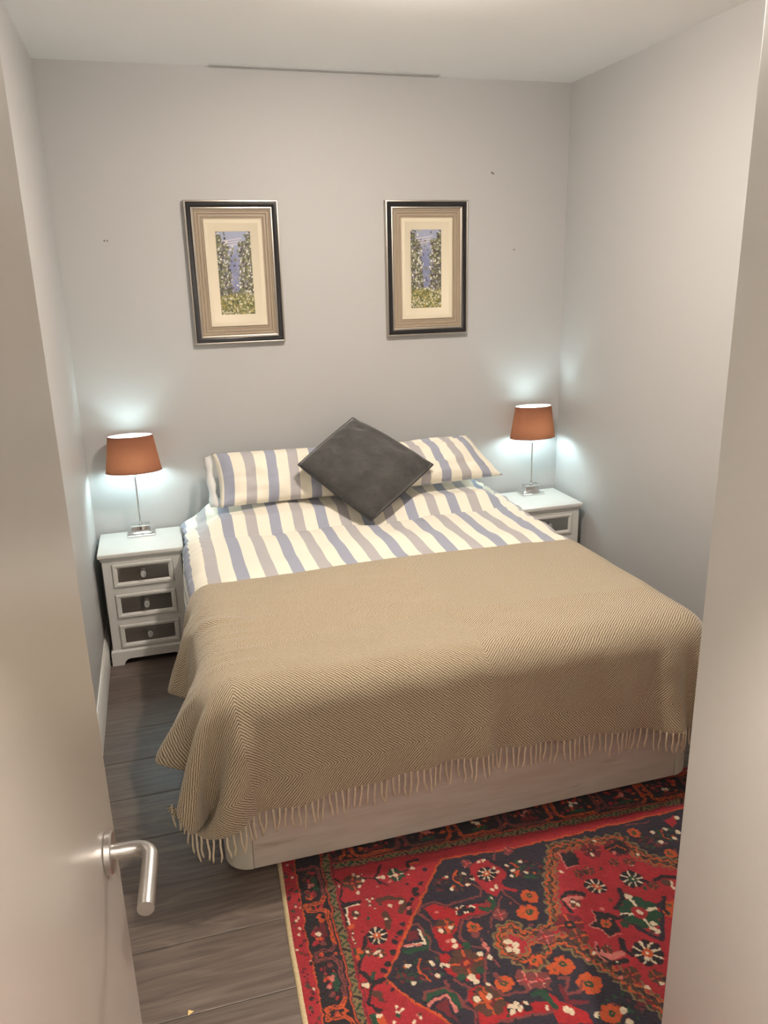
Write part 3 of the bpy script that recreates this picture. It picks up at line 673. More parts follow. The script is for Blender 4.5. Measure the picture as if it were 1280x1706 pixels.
# ================================================================== RUG
RUG = json.loads('''[["p","N",[[0.462,0.213],[0.653,0.222],[0.796,0.221],[1.051,0.205],[1.316,0.187],[1.472,0.169],[0.879,0.98],[0.407,0.843],[0.323,0.733],[0.201,0.578],[0.259,0.497],[0.331,0.394],[0.412,0.279]]],["l","O",0.007,[[1.47,0.172],[1.313,0.191],[1.051,0.205],[0.796,0.221],[0.653,0.222],[0.462,0.213],[0.412,0.279],[0.331,0.394],[0.259,0.497],[0.201,0.578],[0.228,0.616],[0.323,0.733],[0.407,0.843]]],["d","D",0.009,[[0.357,0.308],[0.354,0.329],[0.323,0.359],[0.318,0.387],[0.291,0.42],[0.277,0.447],[0.256,0.472],[0.239,0.501],[0.223,0.532],[0.206,0.552]]],["d","D",0.008,[[0.403,0.243],[0.379,0.291],[0.352,0.315],[0.335,0.341],[0.322,0.379]]],["l","D",0.01,[[0.2,0.578],[0.175,0.575],[0.142,0.529],[0.158,0.505],[0.179,0.452]]],["l","D",0.01,[[0.175,0.575],[0.152,0.63],[0.17,0.657]]],["l","D",0.006,[[0.13,0.193],[0.162,0.238],[0.142,0.29],[0.154,0.314]]],["l","D",0.006,[[0.215,0.234],[0.251,0.239],[0.282,0.191]]],["l","D",0.006,[[0.251,0.239],[0.282,0.275]]],["f","brown",0.03,[[0.191,0.237]]],["d","W",0.0055,[[0.194,0.208],[0.205,0.218],[0.219,0.238],[0.205,0.258],[0.195,0.276]]],["f","green",0.026,[[0.316,0.238]]],["d","W",0.006,[[0.315,0.238],[0.263,0.238],[0.276,0.237]]],["d","W",0.005,[[0.142,0.237],[0.147,0.243],[0.138,0.244]]],["l","D",0.016,[[0.148,0.313],[0.192,0.312]]],["l","D",0.014,[[0.147,0.325],[0.147,0.382]]],["l","W",0.006,[[0.151,0.328],[0.171,0.321],[0.192,0.322]]],["l","W",0.006,[[0.152,0.33],[0.151,0.359],[0.151,0.383]]],["d","B",0.012,[[0.175,0.357]]],["d","W",0.005,[[0.177,0.354],[0.171,0.37]]],["l","O",0.012,[[0.148,0.394],[0.16,0.393]]],["l","B",0.006,[[0.154,0.407],[0.15,0.429],[0.154,0.453]]],["d","W",0.003,[[0.153,0.415],[0.151,0.426],[0.151,0.437],[0.154,0.449]]],["l","B",0.004,[[0.213,0.304],[0.232,0.352]]],["l","B",0.004,[[0.236,0.306],[0.21,0.333]]],["d","W",0.004,[[0.215,0.311],[0.221,0.321],[0.231,0.313],[0.218,0.333],[0.23,0.347]]],["l","B",0.016,[[0.248,0.322],[0.275,0.317],[0.304,0.333],[0.311,0.356],[0.296,0.377]]],["d","W",0.006,[[0.273,0.348],[0.302,0.345]]],["l","B",0.018,[[0.248,0.376],[0.254,0.402],[0.25,0.421]]],["d","W",0.005,[[0.249,0.393]]],["f","dark",0.03,[[0.215,0.439]]],["l","D",0.008,[[0.185,0.435],[0.174,0.462],[0.168,0.479]]],["f","brown",0.016,[[0.181,0.484],[0.208,0.496]]],["d","W",0.005,[[0.18,0.482],[0.205,0.49],[0.207,0.503]]],["d","G",0.012,[[0.146,0.475],[0.157,0.489]]],["d","O",0.01,[[0.159,0.474],[0.146,0.493]]],["f","brown",0.014,[[0.154,0.582]]],["d","W",0.006,[[0.15,0.581],[0.156,0.586],[0.155,0.578]]],["l","G",0.01,[[0.176,0.551],[0.173,0.561]]],["l","B",0.012,[[0.173,0.607],[0.183,0.626]]],["d","W",0.005,[[0.211,0.658],[0.213,0.674],[0.225,0.671],[0.197,0.694],[0.243,0.706]]],["l","G",0.022,[[0.156,0.671],[0.157,0.69]]],["l","O",0.016,[[0.168,0.678],[0.17,0.694]]],["l","D",0.01,[[0.358,0.216],[0.363,0.198],[0.394,0.197]]],["l","O",0.01,[[0.37,0.21],[0.391,0.208]]],["d","W",0.005,[[0.366,0.225]]],["f","mix",0.05,[[0.469,0.306]]],["l","O",0.006,[[0.492,0.266],[0.475,0.299],[0.493,0.335]]],["d","W",0.006,[[0.507,0.284],[0.508,0.33],[0.458,0.335],[0.457,0.285],[0.529,0.309]]],["f","mix",0.05,[[0.694,0.315]]],["l","O",0.006,[[0.655,0.281],[0.673,0.305],[0.656,0.333]]],["d","W",0.006,[[0.686,0.282],[0.642,0.329],[0.685,0.327],[0.637,0.286],[0.651,0.311]]],["p","K",[[0.543,0.251],[0.575,0.24],[0.597,0.256],[0.622,0.292],[0.63,0.317],[0.601,0.346],[0.615,0.372],[0.636,0.386],[0.625,0.396],[0.595,0.371],[0.566,0.394],[0.546,0.375],[0.53,0.327],[0.521,0.293]]],["f","dark",0.03,[[0.573,0.306]]],["d","W",0.006,[[0.566,0.25],[0.58,0.251],[0.6,0.286],[0.606,0.306],[0.582,0.359],[0.565,0.365],[0.526,0.308]]],["l","U",0.006,[[0.511,0.322],[0.536,0.355],[0.526,0.374],[0.506,0.382],[0.42,0.385],[0.403,0.367],[0.353,0.371],[0.34,0.393],[0.364,0.431],[0.36,0.454],[0.38,0.501]]],["p","R",[[0.357,0.38],[0.397,0.374],[0.437,0.402],[0.515,0.406],[0.556,0.4],[0.555,0.429],[0.521,0.44],[0.456,0.443],[0.396,0.432],[0.379,0.435]]],["l","G",0.016,[[0.547,0.389],[0.549,0.415],[0.539,0.429],[0.511,0.423]]],["l","U",0.005,[[0.535,0.394],[0.536,0.411],[0.513,0.409]]],["d","W",0.006,[[0.445,0.404],[0.446,0.42],[0.462,0.406],[0.467,0.424],[0.49,0.416],[0.486,0.411]]],["d","D",0.01,[[0.466,0.413],[0.482,0.422],[0.453,0.422]]],["l","U",0.006,[[0.454,0.447],[0.499,0.447],[0.536,0.436]]],["p","R",[[0.359,0.457],[0.407,0.426],[0.447,0.441],[0.425,0.479],[0.407,0.493],[0.419,0.533],[0.387,0.536],[0.365,0.53]]],["f","brown",0.028,[[0.4,0.457]]],["d","W",0.007,[[0.383,0.466],[0.411,0.463]]],["l","O",0.008,[[0.405,0.442],[0.403,0.477]]],["d","W",0.007,[[0.403,0.507],[0.403,0.524]]],["l","U",0.008,[[0.454,0.447],[0.433,0.481],[0.423,0.501],[0.443,0.533],[0.479,0.553],[0.46,0.595],[0.442,0.644]]],["f","orange",0.02,[[0.472,0.479]]],["d","U",0.012,[[0.466,0.505]]],["l","U",0.007,[[0.478,0.523],[0.478,0.571],[0.488,0.609]]],["d","P",0.007,[[0.48,0.542],[0.478,0.555]]],["d","W",0.007,[[0.479,0.582]]],["p","R",[[0.356,0.539],[0.379,0.541],[0.39,0.565],[0.434,0.559],[0.459,0.566],[0.459,0.591],[0.442,0.604],[0.43,0.638],[0.395,0.636],[0.374,0.613],[0.354,0.591]]],["f","brown",0.045,[[0.415,0.579]]],["d","W",0.008,[[0.357,0.574],[0.367,0.575],[0.455,0.565],[0.413,0.62],[0.419,0.64],[0.414,0.629]]],["d","G",0.012,[[0.39,0.617],[0.44,0.61],[0.432,0.53]]],["l","W",0.008,[[0.284,0.496],[0.309,0.492],[0.331,0.49],[0.329,0.449]]],["l","G",0.014,[[0.28,0.512],[0.326,0.509],[0.343,0.491],[0.341,0.456]]],["l","P",0.007,[[0.275,0.492],[0.316,0.495]]],["l","G",0.014,[[0.27,0.509],[0.312,0.511]]],["p","M",[[0.288,0.481],[0.317,0.477],[0.322,0.448],[0.297,0.449]]],["l","U",0.006,[[0.314,0.43],[0.333,0.431],[0.347,0.489],[0.333,0.515],[0.356,0.539]]],["f","mix",0.05,[[0.293,0.572]]],["l","O",0.006,[[0.305,0.54],[0.29,0.571],[0.311,0.61]]],["d","W",0.007,[[0.329,0.557],[0.332,0.597],[0.269,0.604],[0.269,0.555]]],["l","G",0.018,[[0.287,0.653],[0.301,0.641],[0.339,0.641],[0.356,0.667],[0.357,0.696]]],["l","P",0.008,[[0.286,0.674],[0.292,0.664],[0.339,0.657],[0.345,0.684],[0.347,0.703]]],["l","U",0.006,[[0.281,0.651],[0.289,0.634],[0.338,0.634],[0.365,0.657],[0.365,0.698]]],["p","M",[[0.299,0.678],[0.334,0.665],[0.337,0.706],[0.349,0.737],[0.338,0.728]]],["l","U",0.007,[[0.346,0.616],[0.347,0.633]]],["l","U",0.007,[[0.366,0.618],[0.398,0.653],[0.388,0.673],[0.365,0.689],[0.389,0.711],[0.378,0.748]]],["p","R",[[0.4,0.656],[0.427,0.654],[0.45,0.676],[0.476,0.714],[0.522,0.727],[0.575,0.737],[0.566,0.757],[0.487,0.754],[0.424,0.759],[0.389,0.75],[0.394,0.706],[0.379,0.683]]],["f","brown",0.042,[[0.431,0.697]]],["l","O",0.01,[[0.419,0.674],[0.423,0.695],[0.426,0.711]]],["d","W",0.008,[[0.403,0.686],[0.433,0.686]]],["d","D",0.013,[[0.489,0.724],[0.512,0.736],[0.475,0.73]]],["d","W",0.007,[[0.473,0.722],[0.482,0.727],[0.492,0.737],[0.473,0.739],[0.514,0.725],[0.49,0.72]]],["l","U",0.007,[[0.442,0.651],[0.473,0.692],[0.512,0.695],[0.559,0.688],[0.588,0.709]]],["l","G",0.014,[[0.539,0.709],[0.565,0.709],[0.577,0.734]]],["l","U",0.007,[[0.436,0.756],[0.486,0.757],[0.565,0.759]]],["f","orange",0.024,[[0.485,0.662]]],["l","U",0.01,[[0.473,0.632],[0.479,0.654]]],["f","crim",0.03,[[0.543,0.664],[0.573,0.672]]],["f","orange",0.026,[[0.658,0.414]]],["f","orange",0.03,[[0.631,0.469]]],["l","U",0.006,[[0.595,0.371],[0.593,0.392],[0.616,0.433],[0.634,0.446]]],["l","U",0.006,[[0.581,0.398],[0.563,0.418],[0.554,0.449]]],["f","crim",0.022,[[0.555,0.454]]],["l","U",0.008,[[0.527,0.458],[0.514,0.494]]],["f","crim",0.018,[[0.671,0.232],[0.53,0.248]]],["l","U",0.006,[[0.626,0.219],[0.615,0.256]]],["p","N",[[0.8,0.236],[0.92,0.242],[1.027,0.248],[1.065,0.351],[1.146,0.408],[1.248,0.475],[0.879,0.98],[0.804,0.835],[0.768,0.768],[0.729,0.682],[0.66,0.587],[0.622,0.593],[0.609,0.64],[0.562,0.648],[0.532,0.615],[0.506,0.573],[0.506,0.53],[0.538,0.489],[0.586,0.485],[0.598,0.522],[0.644,0.523],[0.676,0.514],[0.7,0.432],[0.737,0.339]]],["p","K",[[0.806,0.274],[0.908,0.266],[1.0,0.276],[1.034,0.366],[1.127,0.436],[1.224,0.508],[0.903,0.948],[0.826,0.801],[0.795,0.738],[0.751,0.657],[0.7,0.571],[0.67,0.563],[0.63,0.574],[0.598,0.565],[0.57,0.6],[0.542,0.592],[0.523,0.572],[0.533,0.526],[0.557,0.511],[0.582,0.539],[0.643,0.545],[0.695,0.525],[0.723,0.438],[0.76,0.345]]],["l","B",0.022,[[0.803,0.256],[0.914,0.254],[1.013,0.262],[1.049,0.359],[1.137,0.422],[1.236,0.492],[0.891,0.964],[0.815,0.818],[0.781,0.753],[0.74,0.67],[0.68,0.579],[0.646,0.578],[0.619,0.608],[0.579,0.607],[0.551,0.607],[0.524,0.582],[0.515,0.551],[0.535,0.508],[0.572,0.498],[0.59,0.531],[0.644,0.534],[0.685,0.519],[0.711,0.435],[0.748,0.342],[0.803,0.256]]],["w","L",0.006,0.007,0.034,0.0,[[0.8,0.236],[0.92,0.242],[1.027,0.248],[1.065,0.351],[1.146,0.408],[1.248,0.475],[0.879,0.98],[0.804,0.835],[0.768,0.768],[0.729,0.682],[0.66,0.587],[0.622,0.593],[0.609,0.64],[0.562,0.648],[0.532,0.615],[0.506,0.573],[0.506,0.53],[0.538,0.489],[0.586,0.485],[0.598,0.522],[0.644,0.523],[0.676,0.514],[0.7,0.432],[0.737,0.339],[0.8,0.236]]],["w","B",0.004,0.006,0.034,0.006,[[0.8,0.236],[0.92,0.242],[1.027,0.248],[1.065,0.351],[1.146,0.408],[1.248,0.475],[0.879,0.98],[0.804,0.835],[0.768,0.768],[0.729,0.682],[0.66,0.587],[0.622,0.593],[0.609,0.64],[0.562,0.648],[0.532,0.615],[0.506,0.573],[0.506,0.53],[0.538,0.489],[0.586,0.485],[0.598,0.522],[0.644,0.523],[0.676,0.514],[0.7,0.432],[0.737,0.339],[0.8,0.236]]],["w","L",0.005,0.006,0.03,0.0,[[0.803,0.256],[0.914,0.254],[1.013,0.262],[1.049,0.359],[1.137,0.422],[1.236,0.492],[0.891,0.964],[0.815,0.818],[0.781,0.753],[0.74,0.67],[0.68,0.579],[0.646,0.578],[0.619,0.608],[0.579,0.607],[0.551,0.607],[0.524,0.582],[0.515,0.551],[0.535,0.508],[0.572,0.498],[0.59,0.531],[0.644,0.534],[0.685,0.519],[0.711,0.435],[0.748,0.342],[0.803,0.256]]],["w","O",0.005,0.006,0.026,-0.004,[[0.803,0.256],[0.914,0.254],[1.013,0.262],[1.049,0.359],[1.137,0.422],[1.236,0.492],[0.891,0.964],[0.815,0.818],[0.781,0.753],[0.74,0.67],[0.68,0.579],[0.646,0.578],[0.619,0.608],[0.579,0.607],[0.551,0.607],[0.524,0.582],[0.515,0.551],[0.535,0.508],[0.572,0.498],[0.59,0.531],[0.644,0.534],[0.685,0.519],[0.711,0.435],[0.748,0.342],[0.803,0.256]]],["w","Z",0.006,0.005,0.03,0,[[0.806,0.274],[0.908,0.266],[1.0,0.276],[1.034,0.366],[1.127,0.436],[1.224,0.508],[0.903,0.948],[0.826,0.801],[0.795,0.738],[0.751,0.657],[0.7,0.571],[0.67,0.563],[0.63,0.574],[0.598,0.565],[0.57,0.6],[0.542,0.592],[0.523,0.572],[0.533,0.526],[0.557,0.511],[0.582,0.539],[0.643,0.545],[0.695,0.525],[0.723,0.438],[0.76,0.345],[0.806,0.274]]],["w","D",0.003,0.005,0.024,0.003,[[0.803,0.256],[0.914,0.254],[1.013,0.262],[1.049,0.359],[1.137,0.422],[1.236,0.492],[0.891,0.964],[0.815,0.818],[0.781,0.753],[0.74,0.67],[0.68,0.579],[0.646,0.578],[0.619,0.608],[0.579,0.607],[0.551,0.607],[0.524,0.582],[0.515,0.551],[0.535,0.508],[0.572,0.498],[0.59,0.531],[0.644,0.534],[0.685,0.519],[0.711,0.435],[0.748,0.342],[0.803,0.256]]],["w","L",0.004,0.005,0.022,0.008,[[0.806,0.274],[0.908,0.266],[1.0,0.276],[1.034,0.366],[1.127,0.436],[1.224,0.508],[0.903,0.948],[0.826,0.801],[0.795,0.738],[0.751,0.657],[0.7,0.571],[0.67,0.563],[0.63,0.574],[0.598,0.565],[0.57,0.6],[0.542,0.592],[0.523,0.572],[0.533,0.526],[0.557,0.511],[0.582,0.539],[0.643,0.545],[0.695,0.525],[0.723,0.438],[0.76,0.345],[0.806,0.274]]],["d","W",0.009,[[0.539,0.546],[0.554,0.559],[0.533,0.569],[0.55,0.576]]],["f","orange",0.02,[[0.583,0.619],[0.62,0.653]]],["f","darkred",0.03,[[0.832,0.305]]],["f","darkred",0.032,[[0.909,0.295]]],["f","darkred",0.038,[[0.992,0.304]]],["p","D",[[0.811,0.278],[0.83,0.286],[0.848,0.278],[0.861,0.316],[0.845,0.34],[0.813,0.34],[0.812,0.313]]],["l","P",0.004,[[0.81,0.275],[0.807,0.342],[0.847,0.343]]],["p","D",[[0.951,0.3],[1.009,0.27],[1.019,0.286],[1.019,0.331],[0.984,0.331]]],["l","O",0.004,[[0.959,0.308],[0.996,0.293],[1.008,0.321]]],["d","W",0.006,[[0.785,0.35],[0.904,0.309],[1.037,0.345],[0.993,0.379]]],["f","dark",0.032,[[0.853,0.429]]],["f","white",0.036,[[0.966,0.431]]],["f","brown",0.018,[[0.864,0.369],[0.951,0.356],[0.993,0.364],[0.829,0.371],[1.01,0.465]]],["l","D",0.012,[[0.742,0.449],[0.759,0.432],[0.788,0.434],[0.807,0.45]]],["l","P",0.016,[[0.752,0.452],[0.791,0.454]]],["l","P",0.012,[[0.753,0.452],[0.756,0.482]]],["f","brown",0.016,[[0.767,0.472]]],["d","W",0.006,[[0.764,0.466],[0.771,0.478]]],["l","D",0.008,[[0.74,0.454],[0.743,0.481],[0.748,0.498]]],["l","D",0.012,[[1.026,0.447],[1.058,0.441],[1.088,0.457]]],["d","W",0.008,[[1.062,0.47],[1.058,0.486]]],["d","B",0.014,[[1.051,0.465]]],["l","D",0.012,[[0.913,0.456],[0.904,0.487],[0.871,0.515]]],["l","N",0.01,[[0.92,0.475],[0.947,0.504],[0.979,0.538],[0.999,0.533]]],["l","N",0.014,[[1.002,0.529],[0.957,0.594],[0.928,0.64]]],["l","N",0.01,[[0.863,0.544],[0.892,0.597],[0.928,0.64]]],["f","green",0.058,[[0.923,0.545]]],["d","W",0.008,[[0.92,0.483],[0.926,0.487],[0.87,0.543],[0.882,0.541],[0.957,0.546],[0.926,0.603],[0.931,0.612],[0.939,0.589]]],["p","D",[[0.801,0.507],[0.841,0.523],[0.853,0.547],[0.839,0.558],[0.839,0.588],[0.805,0.596],[0.794,0.571],[0.772,0.55],[0.797,0.542]]],["l","P",0.004,[[0.802,0.505],[0.798,0.54],[0.769,0.552],[0.793,0.573],[0.804,0.598],[0.838,0.597]]],["f","orange",0.016,[[0.814,0.556]]],["l","D",0.01,[[0.842,0.528],[0.851,0.551],[0.881,0.544]]],["d","G",0.012,[[0.859,0.573]]],["f","darkred",0.04,[[0.721,0.537]]],["f","brown",0.026,[[0.725,0.577]]],["l","D",0.014,[[0.756,0.618],[0.75,0.653],[0.769,0.676],[0.808,0.677]]],["l","P",0.018,[[0.763,0.643],[0.775,0.658],[0.805,0.654]]],["d","W",0.007,[[0.781,0.625],[0.772,0.634]]],["l","P",0.005,[[0.757,0.602],[0.748,0.648],[0.758,0.667]]],["f","brown",0.016,[[0.781,0.632]]],["l","D",0.012,[[0.828,0.614],[0.819,0.644],[0.827,0.665]]],["f","dark",0.042,[[0.871,0.669]]],["f","brown",0.024,[[0.796,0.718],[0.855,0.738]]],["d","W",0.006,[[0.816,0.757],[0.856,0.755]]],["f","orange",0.018,[[1.015,0.543],[0.997,0.564]]],["l","D",0.01,[[1.018,0.517],[0.992,0.552],[0.994,0.569]]],["f","mix",0.055,[[1.138,0.298]]],["d","W",0.008,[[1.129,0.272],[1.178,0.312],[1.205,0.289],[1.243,0.23],[1.176,0.268],[1.133,0.313]]],["p","K",[[1.194,0.231],[1.24,0.215],[1.225,0.254],[1.201,0.268]]],["f","orange",0.022,[[1.132,0.367],[1.074,0.257]]],["l","O",0.005,[[1.16,0.27],[1.15,0.294],[1.163,0.311]]],["l","U",0.006,[[1.067,0.218],[1.143,0.225]]],["f","orange",0.03,[[0.646,0.648]]],["f","orange",0.032,[[0.684,0.714]]],["l","U",0.008,[[0.617,0.684],[0.645,0.683],[0.615,0.729],[0.652,0.73],[0.673,0.703]]],["l","M",0.012,[[0.615,0.705],[0.611,0.752],[0.657,0.756]]],["p","R",[[0.578,0.711],[0.593,0.735],[0.611,0.752],[0.643,0.784],[0.644,0.817],[0.564,0.796],[0.568,0.757]]],["d","W",0.01,[[0.601,0.765],[0.61,0.773],[0.668,0.798]]],["l","G",0.016,[[0.558,0.706],[0.573,0.73],[0.578,0.751]]],["f","mix",0.05,[[0.734,0.8]]],["f","orange",0.026,[[0.696,0.801]]],["d","W",0.009,[[0.726,0.801],[0.726,0.832]]],["f","crim",0.024,[[0.573,0.673],[0.642,0.555]]]]''')
def make_rug():
    A0, A1, B1, st = -.004, 1.80, 1.215, .0026
    na, nb = int((A1-A0)/st), int(B1/st); a = np.linspace(A0, A1, na); b = np.linspace(0, B1, nb)
    A, B = np.meshgrid(a, b, indexing='ij')
    wa = .0035*smoothnoise(na, nb, 75, 50, 41)+.0022*smoothnoise(na, nb, 150, 100, 1)+.0016*smoothnoise(na, nb, 350, 240, 2); wb = .0035*smoothnoise(na, nb, 75, 50, 42)+.0022*smoothnoise(na, nb, 150, 100, 3)+.0016*smoothnoise(na, nb, 350, 240, 4)
    A = A+wa; B = B+wb
    g = np.random.default_rng(5)
    lin = lambda c: np.array([((q/255+.055)/1.055)**2.4 for q in c])
    PAL = {k: lin(v) for k, v in dict(R=(150, 12, 20), K=(152, 26, 36), N=(36, 29, 42), O=(178, 70, 26), L=(112, 94, 60), G=(24, 62, 40), B=(76, 46, 32), W=(206, 186, 158), P=(186, 104, 94), U=(112, 50, 48), D=(28, 21, 26), M=(98, 20, 30), Z=(160, 80, 34)).items()}
    C = np.zeros((na, nb, 3)); C[:] = PAL['K']
    def sl(a0, a1, b0, b1): return (slice(max(int((a0-A0)/st), 0), max(int((a1-A0)/st)+2, 0)), slice(max(int(b0/st), 0), max(int(b1/st)+2, 0)))
    def poly(col, pts):
        p = np.array(pts); s = sl(p[:, 0].min()-.01, p[:, 0].max()+.01, p[:, 1].min()-.01, p[:, 1].max()+.01); a_, b_ = A[s], B[s]; ins = np.zeros(a_.shape, bool)
        for (x0, y0), (x1, y1) in zip(pts, pts[1:]+pts[:1]):
            if y0 == y1: continue
            ins ^= ((y0 > b_) != (y1 > b_)) & (a_ < (x1-x0)*(b_-y0)/(y1-y0)+x0)
        C[s][ins] = PAL[col]
    def line(col, wdt, pts, wave=0):
        for (x0, y0), (x1, y1) in zip(pts, pts[1:]):
            m = wdt+.004; s = sl(min(x0, x1)-m, max(x0, x1)+m, min(y0, y1)-m, max(y0, y1)+m); a_, b_ = A[s], B[s]
            dx_, dy_ = x1-x0, y1-y0; q = dx_*dx_+dy_*dy_+1e-12; t_ = np.clip(((a_-x0)*dx_+(b_-y0)*dy_)/q, 0, 1)
            C[s][(a_-x0-t_*dx_)**2+(b_-y0-t_*dy_)**2 < (wdt/2)**2] = PAL[col]
    def wavy(col, wdt, amp, per, pts, off=0):
        p = [np.array(q) for q in pts]; out = []; acc = 0
        for q0, q1 in zip(p, p[1:]):
            d_ = q1-q0; L = np.linalg.norm(d_); nn = np.array([-d_[1], d_[0]])/max(L, 1e-9); m = max(int(L/.004), 1)
            for k in range(m): w_ = abs(((acc+L*k/m)/per) % 1-.5)*4-1; out.append(tuple(q0+d_*k/m+nn*(off+amp*w_)))
            acc += L
        line(col, wdt, out)
    def dot(col, r, x, y, sq=1.0):
        s = sl(x-r-.004, x+r+.004, y-r-.004, y+r+.004); C[s][((A[s]-x))**2+((B[s]-y)*sq)**2 < r*r] = PAL[col]
    def flower(kind, r, x, y):
        pet, cen, hi, back = dict(brown=('B', 'M', 'O', None), green=('G', 'K', 'W', None), dark=('D', 'O', 'W', None), mix=('B', 'U', 'O', 'G'), orange=('O', 'G', 'Z', None), crim=('U', 'K', 'P', None), darkred=('M', 'D', 'O', None), white=('D', 'G', 'W', None))[kind]
        if back:
            for k in range(46):
                an = g.uniform(0, 6.28); q = r*math.sqrt(g.uniform(0, 1)); dot(['G', 'B', 'G', 'D', 'M'][g.integers(5)], r*.10, x+1.35*q*math.cos(an), y+.8*q*math.sin(an))
            for k in range(8): an = g.uniform(0, 6.28); dot(['U', 'O', 'M'][g.integers(3)], r*.09, x+.8*r*math.cos(an), y+.45*r*math.sin(an))
            return
        n = 8 if r > .02 else 6
        for k in range(n):
            an = 2*math.pi*(k+.5)/n; dot(pet, r*.30, x+r*.68*math.cos(an), y+r*.68*math.sin(an))
        dot(pet, r*.6, x, y)
        for k in range(n):
            an = 2*math.pi*k/n
            if k % 2 == 0 or kind in ('dark', 'white'): line(hi, r*.13, [(x+r*.35*math.cos(an), y+r*.35*math.sin(an)), (x+r*.85*math.cos(an), y+r*.85*math.sin(an))])
        dot(cen, r*.34, x, y); dot(hi, r*.13, x, y)
    # mottled field
    n = smoothnoise(na, nb, 40, 30, 8)[..., None]; C = C*(1-.5*np.clip(n, 0, 1))+PAL['R']*.5*np.clip(n, 0, 1)
    for col, *rest in []: pass
    # flowers beyond the part that was drawn, so that the pattern carries on
    for k in range(60):
        x, y_ = g.uniform(1.35, 1.62), g.uniform(.25, 1.1); flower(['brown', 'dark', 'green', 'orange', 'darkred'][g.integers(5)], g.uniform(.016, .03), x, y_)
    for e in RUG:
        if e[0] == 'p': poly(e[1], [tuple(q) for q in e[2]])
        elif e[0] == 'l': line(e[1], e[2], [tuple(q) for q in e[3]])
        elif e[0] == 'w': wavy(e[1], e[2], e[3], e[4], [tuple(q) for q in e[6]], e[5])
        elif e[0] == 'd':
            for q in e[3]: dot(e[1], e[2], *q)
        elif e[0] == 'f':
            for q in e[3]: flower(e[1], e[2], *q)
    # scalloped olive hooks round the centre hexagon are jittered olive and brown knots
    # small scattered knots in the navy and the red
    for k in range(900):
        x, y_ = g.uniform(.15, 1.6), g.uniform(.2, 1.15); i, j = int((x-A0)/st), int(y_/st)
        if np.allclose(C[i, j], PAL['N']): dot(['D', 'N', 'U', 'N', 'D'][g.integers(5)], g.uniform(.002, .005), x, y_)
        elif g.uniform() < .30: dot(['B', 'M', 'D', 'G', 'W', 'P'][g.integers(6)], g.uniform(.0025, .006), x, y_)
    # borders: red guard, meander band, olive guard with leaves, on all four sides
    AW, BW = 1.796, B1
    def border(along, depth, Ln, off):
        """along/depth: callables (s,d)->(a,b)"""
        Pt = lambda s, d: along(s, d)
        poly('K', [Pt(0, 0), Pt(Ln, 0), Pt(Ln, .036), Pt(0, .036)])
        poly('D', [Pt(0, .034), Pt(Ln, .034), Pt(Ln, .116+off), Pt(0, .116+off)])
        poly('M', [Pt(0, .112+off), Pt(Ln, .112+off), Pt(Ln, .146+off), Pt(0, .146+off)])
        line('O', .0035, [Pt(0, .0345), Pt(Ln, .0345)]); line('O', .003, [Pt(0, .1145+off), Pt(Ln, .1145+off)])
        poly('L', [Pt(0, .119+off), Pt(Ln, .119+off), Pt(Ln, .138+off), Pt(0, .138+off)]); line('K', .003, [Pt(0, .1405+off), Pt(Ln, .1405+off)])
        s = 0; k = 0
        while s < Ln:
            q = .122+off if k % 2 else .135+off
            line('G' if k % 3 else 'D', .006, [Pt(s, q), Pt(s+.012, .257+2*off-q)]); dot('D', .003, *Pt(s+.016, q)); s += .024; k += 1
        s = .01
        while s < Ln:
            dot(['M', 'D', 'G', 'M', 'U', 'D', 'R', 'B', 'W'][g.integers(9)], g.uniform(.002, .006), *Pt(s, g.uniform(.004, .031))); s += .007
        s = .045; k = 0; lo, hi = .046, .102+off
        m = []
        while s < Ln:
            m += [(s, lo), (s, hi-.012), (s+.014, hi), (s+.126, hi), (s+.142, hi-.012), (s+.142, lo)]; s += .168+.0; k += 1
            m += [(s-.012, lo)]
        for (s0, d0), (s1, d1) in zip(m, m[1:]):
            c_ = 'O' if int(s0/.168) % 2 else 'U'
            line(c_, .011, [Pt(s0, d0), Pt(s1, d1)]); line('D', .002, [Pt(s0, d0), Pt(s1, d1)])
        s = .045; k = 0
        while s < Ln-.1:
            cx_ = s+.07
            for q in range(26):
                dot(['O', 'K', 'M', 'O', 'U', 'D', 'K', 'B'][g.integers(8)], g.uniform(.004, .008), *Pt(cx_+g.uniform(-.052, .052), g.uniform(lo+.006, hi-.016)))
            poly('G' if k % 3 != 1 else 'M', [Pt(cx_-.026, hi-.026), Pt(cx_+.026, hi-.026), Pt(cx_+.026, hi-.012), Pt(cx_-.026, hi-.012)])
            for q in range(3): dot('W' if k % 2 else 'P', .0065, *Pt(cx_+g.uniform(-.014, .014), (lo+hi)/2-.006+g.uniform(-.010, .010)))
            c2 = s+.154
            for q in range(5): dot(['O', 'U', 'K'][g.integers(3)], .005, *Pt(c2+g.uniform(-.006, .006), g.uniform(lo+.01, hi)))
            s += .168; k += 1
    border(lambda s, d: (s, B1-d), None, AW, 0)
    border(lambda s, d: (AW-d, s), None, BW, 0)
    border(lambda s, d: (s, d+.002), None, AW, .030)
    border(lambda s, d: (d, s+.1), None, BW, -.002)
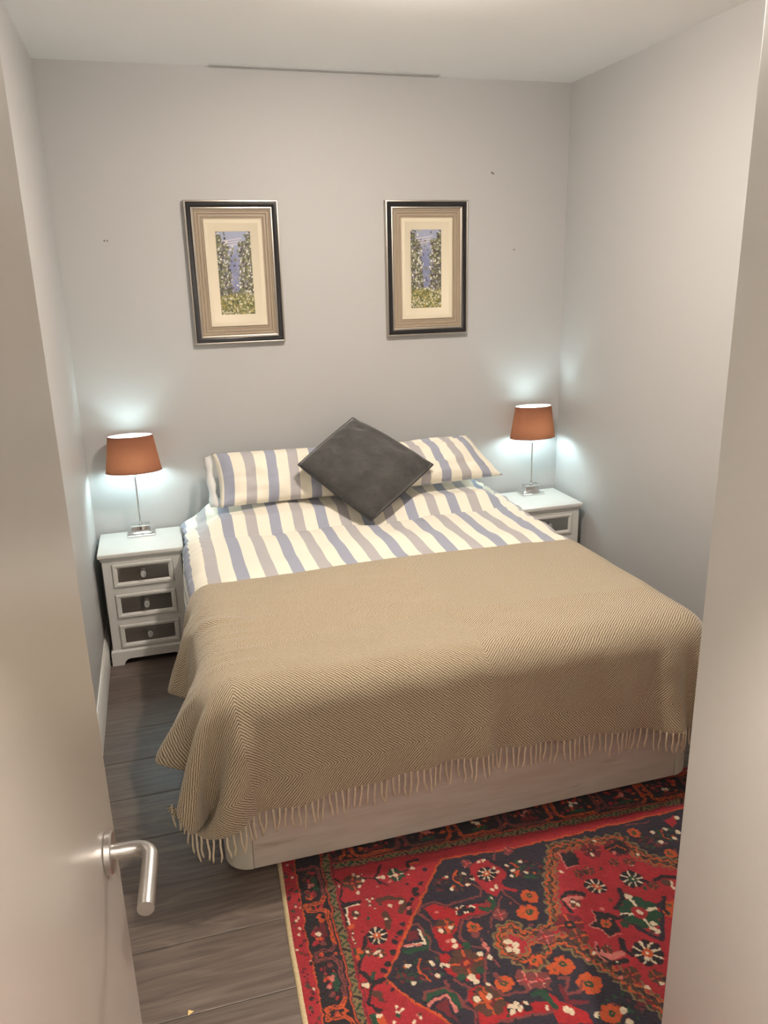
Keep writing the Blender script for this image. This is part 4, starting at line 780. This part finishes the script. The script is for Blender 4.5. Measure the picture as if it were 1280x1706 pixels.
    C = np.clip(.86*C*(1+.22*g.normal(size=(na, nb, 1))*.5+.10*smoothnoise(na, nb, 60, 45, 12)[..., None]), 0, 1)
    th = math.radians(3); exx = (math.cos(th), -math.sin(th)); ebb = (-math.sin(th), -math.cos(th)); O = (.5644, -1.7305)
    a, b = np.meshgrid(np.linspace(A0, A1, na), np.linspace(0, B1, nb), indexing='ij'); jb = .0010*smoothnoise(na, nb, 30, 40, 31)
    jl = .004*smoothnoise(na, nb, 3, 9, 32)*np.exp(-a/.1)
    aa = a+jl
    Z = .0105+.0011*g.normal(size=(na, nb))*.6+jb; Z[0, :] = Z[-1, :] = .002; Z[:, 0] = Z[:, -1] = .002
    P = np.stack([O[0]+aa*exx[0]+b*ebb[0], O[1]+aa*exx[1]+b*ebb[1], Z], -1)
    r = empty('rug', (O[0]+.9*exx[0]+.6*ebb[0], O[1]+.9*exx[1]+.6*ebb[1], 0))
    me = grid_mesh('pile', P); at = me.color_attributes.new('pigment', 'FLOAT_COLOR', 'POINT')
    at.data.foreach_set('color', np.concatenate([C, np.ones((na, nb, 1))], -1).reshape(-1).astype(np.float32))
    o = link('pile', me, 'rug', r, 180); o.location = -Vector(r.location); o['kind'] = 'stuff'
    # corded selvedge down the left side
    ns = 240; S = np.zeros((ns, 7, 3))
    for i in range(ns):
        bb = B1*i/(ns-1); wv = jl[0, min(int(bb/B1*(nb-1)), nb-1)]
        for j in range(7):
            an = math.pi*j/6; da = -.0065+wv-.0085*math.cos(an); zz = .001+.0085*math.sin(an)*(1+.12*math.sin(i*1.9))
            S[i, j] = (O[0]+da*exx[0]+bb*ebb[0], O[1]+da*exx[1]+bb*ebb[1], zz)
    o = link('selvedge', grid_mesh('selvedge', S), 'selvedge', r, 180); o.location = -Vector(r.location)
    tag(r, 'red and navy patterned wool rug lying at the foot of the bed', 'rug')
make_rug()

# small yellow scrap on the boards near the rug
sc = prism('paper_scrap', [(.262, -2.262), (.276, -2.254), (.264, -2.247)], .0006, .0018, 'z', 'paper')
tag(sc, 'tiny yellow triangular scrap lying on the floorboards left of the rug', 'scrap')
